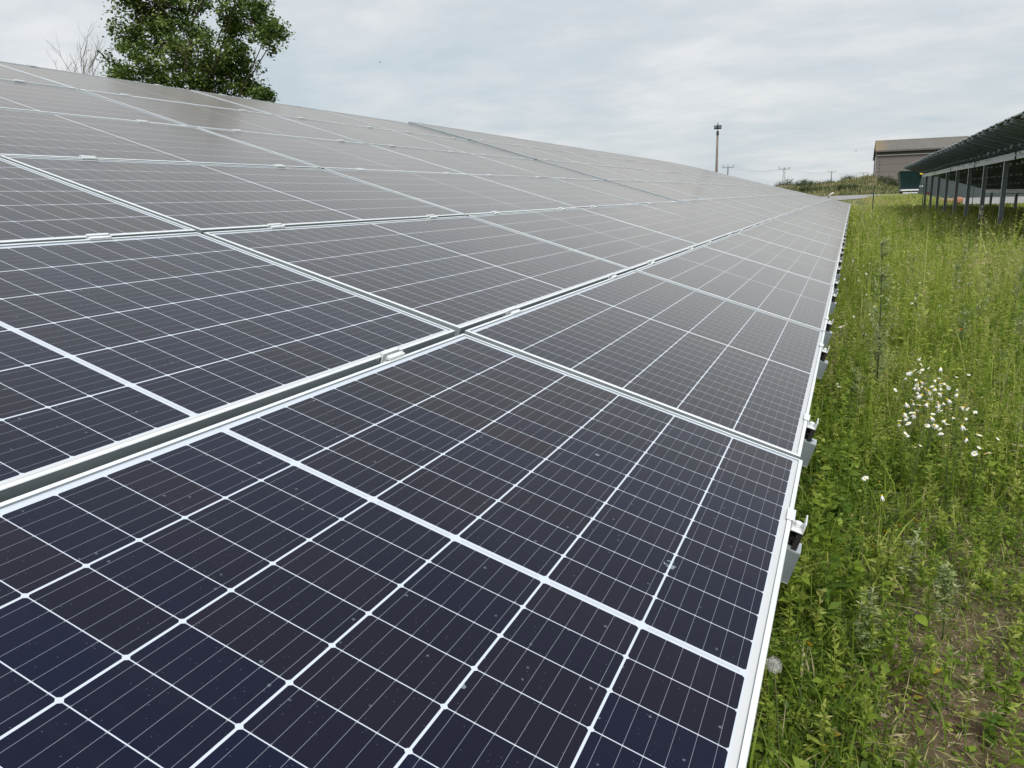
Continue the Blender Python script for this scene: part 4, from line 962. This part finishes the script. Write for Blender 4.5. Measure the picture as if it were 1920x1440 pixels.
br = t.nodes.new('ShaderNodeTexBrick'); br.inputs['Scale'].default_value = 1.0; br.inputs['Brick Width'].default_value = 5.4; br.inputs['Row Height'].default_value = 0.95; br.inputs['Mortar Size'].default_value = 0.035; br.offset = 0.0
for k_, v_ in (('Color1', (0.190, 0.172, 0.158, 1)), ('Color2', (0.155, 0.140, 0.130, 1)), ('Mortar', (0.05, 0.045, 0.04, 1))): br.inputs[k_].default_value = v_
mpn = t.nodes.new('ShaderNodeMapping'); mpn.inputs['Rotation'].default_value = (R(90), 0, 0); t.links.new(tcn.outputs['Object'], mpn.inputs[0]); t.links.new(mpn.outputs[0], br.inputs['Vector'])
c = mixc(t, mth(t, 'MULTIPLY', noise(t, 0.5, 8, 0.7), 0.6), br.outputs['Color'], (0.22, 0.19, 0.175), 'MIX')
c = mixc(t, mth(t, 'MULTIPLY', noise(t, 3, 8, 0.7), 0.35), c, (0.13, 0.11, 0.10))
t.links.new(c, b.inputs['Base Color']); b.inputs['Roughness'].default_value = 0.95
bz = 0.9; root = empty('barn', loc=(2.66, 115, bz))
LB, WB = 26.0, 12.0; eh = 6.62-bz; rh = 8.0-bz
mb = MB(); mb.box(0, LB, 0, WB, -1.2, eh-0.05)
mb.prism([(0.0, eh-0.05), (WB, eh-0.75), (WB/2-1, rh-0.12)], 'x', 0.0, 0.30); mb.prism([(0.0, eh-0.05), (WB, eh-0.75), (WB/2-1, rh-0.12)], 'x', LB-0.3, LB)
mb.obj('wall', wallm, root)
mb = MB()
mb.prism([(-0.45, eh-0.12), (WB/2-1, rh), (WB/2-1, rh-0.10), (-0.45, eh-0.24)], 'x', -0.18, LB+0.2)
mb.prism([(WB/2-1, rh), (WB+0.4, eh-0.85), (WB+0.4, eh-0.97), (WB/2-1, rh-0.10)], 'x', -0.18, LB+0.2)
rf = mb.obj('roof', roofm, root)
mb = MB(); mb.box(-0.2, LB+0.2, WB/2-1.12, WB/2-0.88, rh+0.002, rh+0.07); mb.obj('ridge_cap', simple('pale ridge cap', (0.55, 0.55, 0.53), None, 4, 0.7), rf)
mb = MB(); mb.tube([(-0.05, -0.50, eh-0.30), (LB, -0.50, eh-0.30)], 0.08, 8); mb.obj('gutter', simple('dark gutter', (0.06, 0.055, 0.05), None, 4, 0.7), rf)
mb = MB(); mb.tube([(0.05, -0.12, 5.86-bz), (LB, -0.12, 5.86-bz)], 0.055, 8)
for x in np.arange(0.5, LB, 2.5): mb.box(x-0.03, x+0.03, -0.12, 0.0, 5.82-bz, 5.86-bz)
mb.obj('pipe', simple('white pipe', (0.80, 0.80, 0.78), None, 4, 0.5), root)
mb = MB()
for x in (0.45, 5.35, 10.8, 16.2):
    for z in np.arange(1.6-bz, 5.3-bz, 0.42): mb.box(x-0.05, x+0.05, -0.02, 0.0, z, z+0.20)
mb.obj('vent_slits', simple('dark slits', (0.05, 0.045, 0.04), None, 3, 0.9), root)
mb = MB(); mb.box(8.0, 9.0, -0.12, -0.002, eh-0.55, eh-0.42); mb.obj('bracket', simple('dark steel', (0.05, 0.05, 0.05), None, 3, 0.7), root)
mb = MB(); mb.tube([(-0.06, -0.1, -1.0), (-0.06, -0.1, eh-0.35)], 0.05, 8); mb.obj('downpipe', simple('pale downpipe', (0.42, 0.40, 0.38), None, 3, 0.6), root)
tag(root, 'long brown-grey barn with rusty corrugated roof and a white pipe under the eave', 'barn')

# ------------------------------------------------------------------ low grey-green shed wall
shm = corr_sheet('grey green sheet metal', (0.052, 0.070, 0.070), (0.044, 0.060, 0.061), (0.062, 0.080, 0.079), 25, 0)
root = empty('shed', loc=(5.55, 84, 0.3))
mb = MB(); mb.box(0, 26, 0, 7, -0.6, 2.58); mb.obj('wall', shm, root)
mb = MB(); mb.prism([(-0.1, 2.585), (7.1, 3.1), (7.1, 3.2), (-0.1, 2.66)], 'x', -0.1, 26.1); mb.obj('roof', simple('grey shed roof', (0.22, 0.24, 0.24), None, 3, 0.7), root)
mb = MB(); mb.box(9.0, 12.2, -0.05, -0.002, -0.2, 2.3); mb.obj('door', simple('darker shed door', (0.075, 0.10, 0.10), None, 3, 0.7), root)
tag(root, 'long low grey-green metal shed behind the posts of the right rack', 'shed')

# ------------------------------------------------------------------ green feed wagon
grn = simple('dark green enamel', (0.002, 0.024, 0.024), (0.0015, 0.018, 0.018), 2, 0.3)
root = empty('feed_wagon', loc=(4.78, 79.5, h1(4.78, 79.5)))
def tapered(mb, x0, x1, y0, y1, X0, X1, Y0, Y1, z0, z1, mi=0):
    b_ = len(mb.v); mb.v += [(x0,y0,z0),(x1,y0,z0),(x1,y1,z0),(x0,y1,z0),(X0,Y0,z1),(X1,Y0,z1),(X1,Y1,z1),(X0,Y1,z1)]
    mb.f += [(b_,b_+3,b_+2,b_+1),(b_,b_+1,b_+5,b_+4),(b_+1,b_+2,b_+6,b_+5),(b_+2,b_+3,b_+7,b_+6),(b_+3,b_,b_+4,b_+7)]; mb.mi += [mi]*5
gz = h1(4.78, 79.5)
mb = MB(); tapered(mb, -0.70, 0.76, -0.9, 2.6, -0.95, 0.92, -1.2, 3.0, 1.50-gz, 3.02-gz); tapered(mb, -0.66, 0.72, -0.85, 2.55, -0.91, 0.88, -1.16, 2.96, 1.54-gz, 3.02-gz)
body = mb.obj('hopper', grn, root)
mb = MB(); z = 3.02-gz
mb.box(-1.0, 0.97, -1.25, -1.16, z-0.02, z+0.06); mb.box(-1.0, 0.97, 2.96, 3.05, z-0.02, z+0.06); mb.box(-1.0, -0.91, -1.16, 2.96, z-0.02, z+0.06); mb.box(0.88, 0.97, -1.16, 2.96, z-0.02, z+0.06); mb.obj('rim', grn, body)
mb = MB()
for x in (-0.45, 0.0, 0.45): mb.tube([(x, -0.97, 1.58-gz), (x*1.15, -1.21, 2.96-gz)], 0.02, 6)
mb.obj('rib', grn, body)
wht = simple('off-white chassis paint', (0.70, 0.71, 0.72), None, 4, 0.5)
mb = MB(); mb.box(-0.72, 0.70, -1.15, -0.95, 1.34-gz, 1.46-gz); mb.box(-0.72, -0.58, -0.95, 2.8, 1.30-gz, 1.44-gz); mb.box(0.56, 0.70, -0.95, 2.8, 1.30-gz, 1.44-gz); mb.obj('chassis', wht, root)
mb = MB(); mb.box(-0.55, 0.62, -1.28, -1.18, 1.10-gz, 1.20-gz); mb.obj('bumper', wht, root)
for x in (-0.62, 0.62):
    for y in (0.4, 1.6):
        mb = MB(); mb.tube([(x-0.12, y, 0.36), (x+0.12, y, 0.36)], 0.37, 20); wh = mb.obj('wheel', blk, root)
        mb = MB(); mb.tube([(x-0.13, y, 0.36), (x+0.13, y, 0.36)], 0.16, 14); mb.obj('rim', wht, wh)
mb = MB(); mb.box(0.70, 0.94, -1.32, -1.27, 2.72-gz, 2.98-gz); mb.obj('warning_plate', simple('yellow plate', (0.80, 0.58, 0.02), None, 4, 0.5), root)
mb = MB(); mb.tube([(-1.12, -0.9, 2.02-gz), (-0.84, -0.9, 2.02-gz)], 0.09, 10); mb.obj('side_lamp', blk, root)
mb = MB(); mb.tube([(0.98, -1.0, 1.70-gz), (1.04, -1.0, 1.70-gz)], 0.06, 8); mb.box(0.74, 0.98, -1.02, -0.98, 1.68-gz, 1.72-gz); mb.obj('tail_lamp', wht, root)
tag(root, 'dark green feed wagon with flared hopper on a white chassis in front of the barn', 'trailer')

# ------------------------------------------------------------------ sacks / rubble by the shed, cart
def blob(name, cx, cy, sx_, sy_, sz_, m, parent=None, seed=1, p=0.7, par_loc=None):
    q = np.random.default_rng(seed); nu, nv = 22, 12; V = []; F = []
    for j in range(nv+1):
        th = PI*j/nv
        for i in range(nu):
            ph = 2*PI*i/nu; f = lambda a: math.copysign(abs(a)**p, a)
            V.append((f(math.sin(th)*1.0)*f(math.cos(ph))*sx_, f(math.sin(th))*f(math.sin(ph))*sy_, f(math.cos(th))*sz_))
    V = np.array(V); V *= (1+0.10*(fbm(V[:, 0]*3+seed, V[:, 1]*3+V[:, 2]*2)-0.5))[:, None]*1.0
    for j in range(nv):
        for i in range(nu): F.append((j*nu+i, j*nu+(i+1) % nu, (j+1)*nu+(i+1) % nu, (j+1)*nu+i))
    V[:, 0] += cx; V[:, 1] += cy
    me = np_mesh(name, V, np.array(F), m); me.polygons.foreach_set('use_smooth', [True]*len(me.polygons)); return me
sal = simple('salmon woven sack', (0.36, 0.17, 0.11), (0.26, 0.12, 0.08), 7, 0.9, 0, 0.2, 0.6); tan = simple('tan sandy sack', (0.26, 0.18, 0.09), (0.18, 0.13, 0.07), 7, 0.95, 0, 0.2, 0.6)
for nm, x, y, s_, m_, lab in (('bulk_sack', 7.30, 66, (0.40, 0.36, 0.28), sal, 'salmon pink bulk sack, taller right one of the two between the rack posts'), ('bulk_sack', 6.60, 65.9, (0.50, 0.40, 0.20), tan, 'flat tan sack, lower left one of the two between the rack posts')):
    me = blob(nm, 0, 0, *s_, m_, seed=int(x*10)); me.transform(Matrix.Translation((0, 0, s_[2]*0.92))); o = link(nm, me); o.location = (x, y, h1(x, y)); tag(o, lab, 'sack', 'sacks on the concrete')
root = empty('wheelbarrow', loc=(6.0, 74.5, h1(6.0, 74.5))); root.scale = (0.7, 0.7, 0.7); mb = MB(); tapered(mb, -0.3, 0.1, -0.2, 0.2, -0.45, 0.25, -0.3, 0.3, 0.30, 0.58); mb.obj('tray', simple('dull red tray', (0.14, 0.03, 0.025), None, 4, 0.6), root)
mb = MB(); mb.tube([(-0.35, -0.04, 0.2), (-0.35, 0.04, 0.2)], 0.20, 14); mb.obj('wheel', blk, root)
mb = MB()
for s_ in (-1, 1): mb.tube([(-0.35, s_*0.08, 0.2), (0.1, s_*0.25, 0.30), (0.75, s_*0.30, 0.55)], 0.02, 6); mb.tube([(0.12, s_*0.25, 0.30), (0.16, s_*0.25, 0.0)], 0.018, 6)
mb.obj('handle', simple('dark tube', (0.04, 0.04, 0.04), None, 4, 0.5), root); tag(root, 'small dark wheelbarrow with dull red tray in front of the grey-green shed', 'wheelbarrow')

# ------------------------------------------------------------------ fence posts
fpm = simple('green coated steel', (0.010, 0.045, 0.025), (0.008, 0.035, 0.020), 6, 0.4)
for (x, y, zt, lab) in ((1.22, 50, 1.74, 'thin dark green fence post standing alone in the meadow left of the right rack'), (4.56, 60, 1.86, 'green fence post just left of the last rack post'), (8.30, 66, 1.56, 'green fence post seen between rack posts before the grey-green shed'), (-1.48, 60, 1.76, 'green fence post showing above the far end of the left array')):
    z = h1(x, y)-0.2; root = empty('fence_post', loc=(x, y, z)); mb = MB(); mb.tube([(0, 0, 0), (0, 0, zt-z)], 0.028, 8); mb.obj('post', fpm, root)
    mb = MB(); mb.tube([(0, 0, zt-z), (0, 0, zt-z+0.03)], [0.034, 0.02], 8); mb.obj('cap', blk, root); tag(root, lab, 'fence post', 'green fence posts')
wp = simple('off-white plastic pipe', (0.70, 0.69, 0.65), None, 4, 0.5)
mb = MB(); zz0 = h1(-1.25, 57); mb.tube([(-0.30, 0, 0), (-0.25, 0, 1.05-zz0+0.0), (-0.15, 0, 1.22-zz0), (0.05, 0, 1.34-zz0), (0.14, 0, 1.35-zz0)], [0.04, 0.04, 0.045, 0.06, 0.07], 8)
o = mb.obj('vent_pipe', wp, None, True); o.location = (-1.25, 57, zz0); tag(o, 'short bent off-white pipe peeping over the far end of the left array', 'pipe')

# ------------------------------------------------------------------ lamp post
conm = simple('brown grey concrete mast', (0.20, 0.17, 0.15), (0.13, 0.11, 0.10), 3, 0.85)
root = empty('lamp_post', loc=(-9.78, 62, h1(-9.78, 62)-0.1)); H = 6.25-h1(-9.78, 62)+0.1
mb = MB(); mb.tube([(0, 0, 0), (0, 0, H*0.5), (0.0, 0, H)], [0.125, 0.10, 0.075], 12); mb.obj('mast', conm, root, True)
mb = MB(); mb.tube([(0, 0, H-0.30), (0, 0, H-0.02)], [0.10, 0.09], 12); mb.tube([(0, 0, H), (0, 0, H+0.62)], 0.03, 8); mb.obj('bracket', blk, root)
for s_, ang in ((-1, 0.25), (1, 0.25)):
    mb = MB(); mb.box(-0.14, 0.14, -0.10, 0.10, -0.14, 0.14)
    Mx = Matrix.Translation((s_*0.155, -0.02, H+0.27)) @ Matrix.Rotation(-0.35, 4, 'X') @ Matrix.Rotation(0.05*s_, 4, 'Y') @ Matrix.Scale(0.85, 4)
    fl = link('floodlight', bevel(mb.mesh('floodlight', blk), 0.02), root, Mx)
    mb = MB(); mb.box(-0.145, 0.145, -0.12, 0.12, 0.142, 0.19); mb.obj('hood', simple('pale hood', (0.45, 0.50, 0.54), None, 4, 0.4), fl)
    mb = MB(); mb.box(-0.11, 0.11, -0.108, -0.1015, -0.11, 0.11); g_ = simple('lamp glass', (0.10, 0.11, 0.12), None, 4, 0.1); mb.obj('glass', g_, fl)
tag(root, 'concrete lamp mast with twin floodlights above the top edge of the left array', 'lamp post')

# ------------------------------------------------------------------ power poles and lines
polm = simple('grey weathered pole', (0.20, 0.21, 0.21), (0.15, 0.16, 0.16), 3, 0.9)
PL = []
def pole(x, y, ztop, arm, lab, lattice=False, curl=False):
    g = h1(x, y)-0.2; root = empty('power_pole', loc=(x, y, g)); Ht = ztop-g; mb = MB()
    if lattice:
        for sx_ in (-1, 1): mb.tube([(sx_*0.42, 0, 0), (sx_*0.16, 0, Ht)], 0.05, 6)
        z = 0.0; k = 0
        while z < Ht-0.5:
            f0, f1 = 0.42-0.26*z/Ht, 0.42-0.26*min(z+0.6, Ht)/Ht; sg = 1 if k % 2 else -1
            mb.tube([(sg*f0, 0, z), (-sg*f1, 0, z+0.6)], 0.03, 4); mb.tube([(-f0, 0, z), (f0, 0, z)], 0.03, 4); z += 0.6; k += 1
    else: mb.tube([(0, 0, 0), (0, 0, Ht-0.15)], [0.19, 0.13], 8)
    mb.obj('mast', polm, root)
    mb = MB(); mb.box(-arm, arm, -0.06, 0.06, Ht-0.30, Ht-0.16)
    mb.obj('crossarm', polm, root)
    for px_ in (-arm+0.1, 0, arm-0.1):
        mi_ = MB(); mi_.tube([(px_, 0, Ht-0.16), (px_, 0, Ht+(0.35 if curl or px_ else 0.30))], 0.07, 6); mi_.obj('insulator', polm, root)
    tag(root, lab, 'power pole', 'power poles on the horizon'); PL.append((x, y, g+Ht+0.3, arm-0.1)); return root
pole(-26.86, 190, 7.75, 1.25, 'power pole with a short crossarm just right of the lamp mast', curl=True)
pole(-17.5, 230, 7.95, 1.45, 'lattice power pole, tallest and second from the left on the horizon', lattice=True)
pole(-7.1, 300, 8.2, 1.3, 'slim power pole third from the left above the mound')
pole(4.25, 420, 9.8, 1.7, 'faintest power pole, farthest right beside the barn')
wirem = simple('cable grey', (0.25, 0.27, 0.28), None, 2, 0.7)
for k in (-1, 0, 1):
    mb = MB(); P_ = PL
    for a_, b_ in zip(P_[:-1], P_[1:]):
        A_, B_ = Vector((a_[0]+k*a_[3], a_[1], a_[2])), Vector((b_[0]+k*b_[3], b_[1], b_[2]))
        mb.tube([A_.lerp(B_, s)-Vector((0, 0, 1.3*4*s*(1-s))) for s in np.linspace(0, 1, 9)], 0.010, 4, cap=False)
    o = mb.obj('power_line', wirem); tag(o, 'thin sagging power line between the horizon poles, '+{-1: 'left strand', 0: 'middle strand', 1: 'right strand'}[k], 'power line', 'power lines')

# ------------------------------------------------------------------ birds
def bird(x, y, z, s_, lab):
    mb = MB(); mb.tube([(-0.12, 0, 0), (-0.05, 0, 0.01), (0.03, 0, 0.01), (0.10, 0, 0.0), (0.13, 0, 0.005)], [0.004, 0.032, 0.038, 0.022, 0.006], 8)
    root = empty('bird', loc=(x, y, z)); root.scale = (s_,)*3; root.rotation_euler = (0, 0, 0.4); bm_ = simple('dark plumage', (0.06, 0.06, 0.065), None, 20, 0.8); mb.obj('body', bm_, root, True)
    for sg in (-1, 1):
        w_ = MB(); w_.face([(0.05, sg*0.02, 0.015), (-0.05, sg*0.02, 0.012), (-0.04, sg*0.14, 0.07), (0.04, sg*0.15, 0.075)]); w_.face([(0.04, sg*0.15, 0.075), (-0.04, sg*0.14, 0.07), (-0.06, sg*0.27, 0.03)]); w_.obj('wing', bm_, root)
    tag(root, lab, 'bird', 'birds in the sky')
bird(-38.3, 60, 13.48, 0.7, 'tiny dark bird high in the sky right of the leafy tree'); bird(0.10, 60, 4.20, 0.45, 'tiny pale speck of a bird left of the barn roof')
print('objects', len(bpy.data.objects), 'veg verts', vg.n)
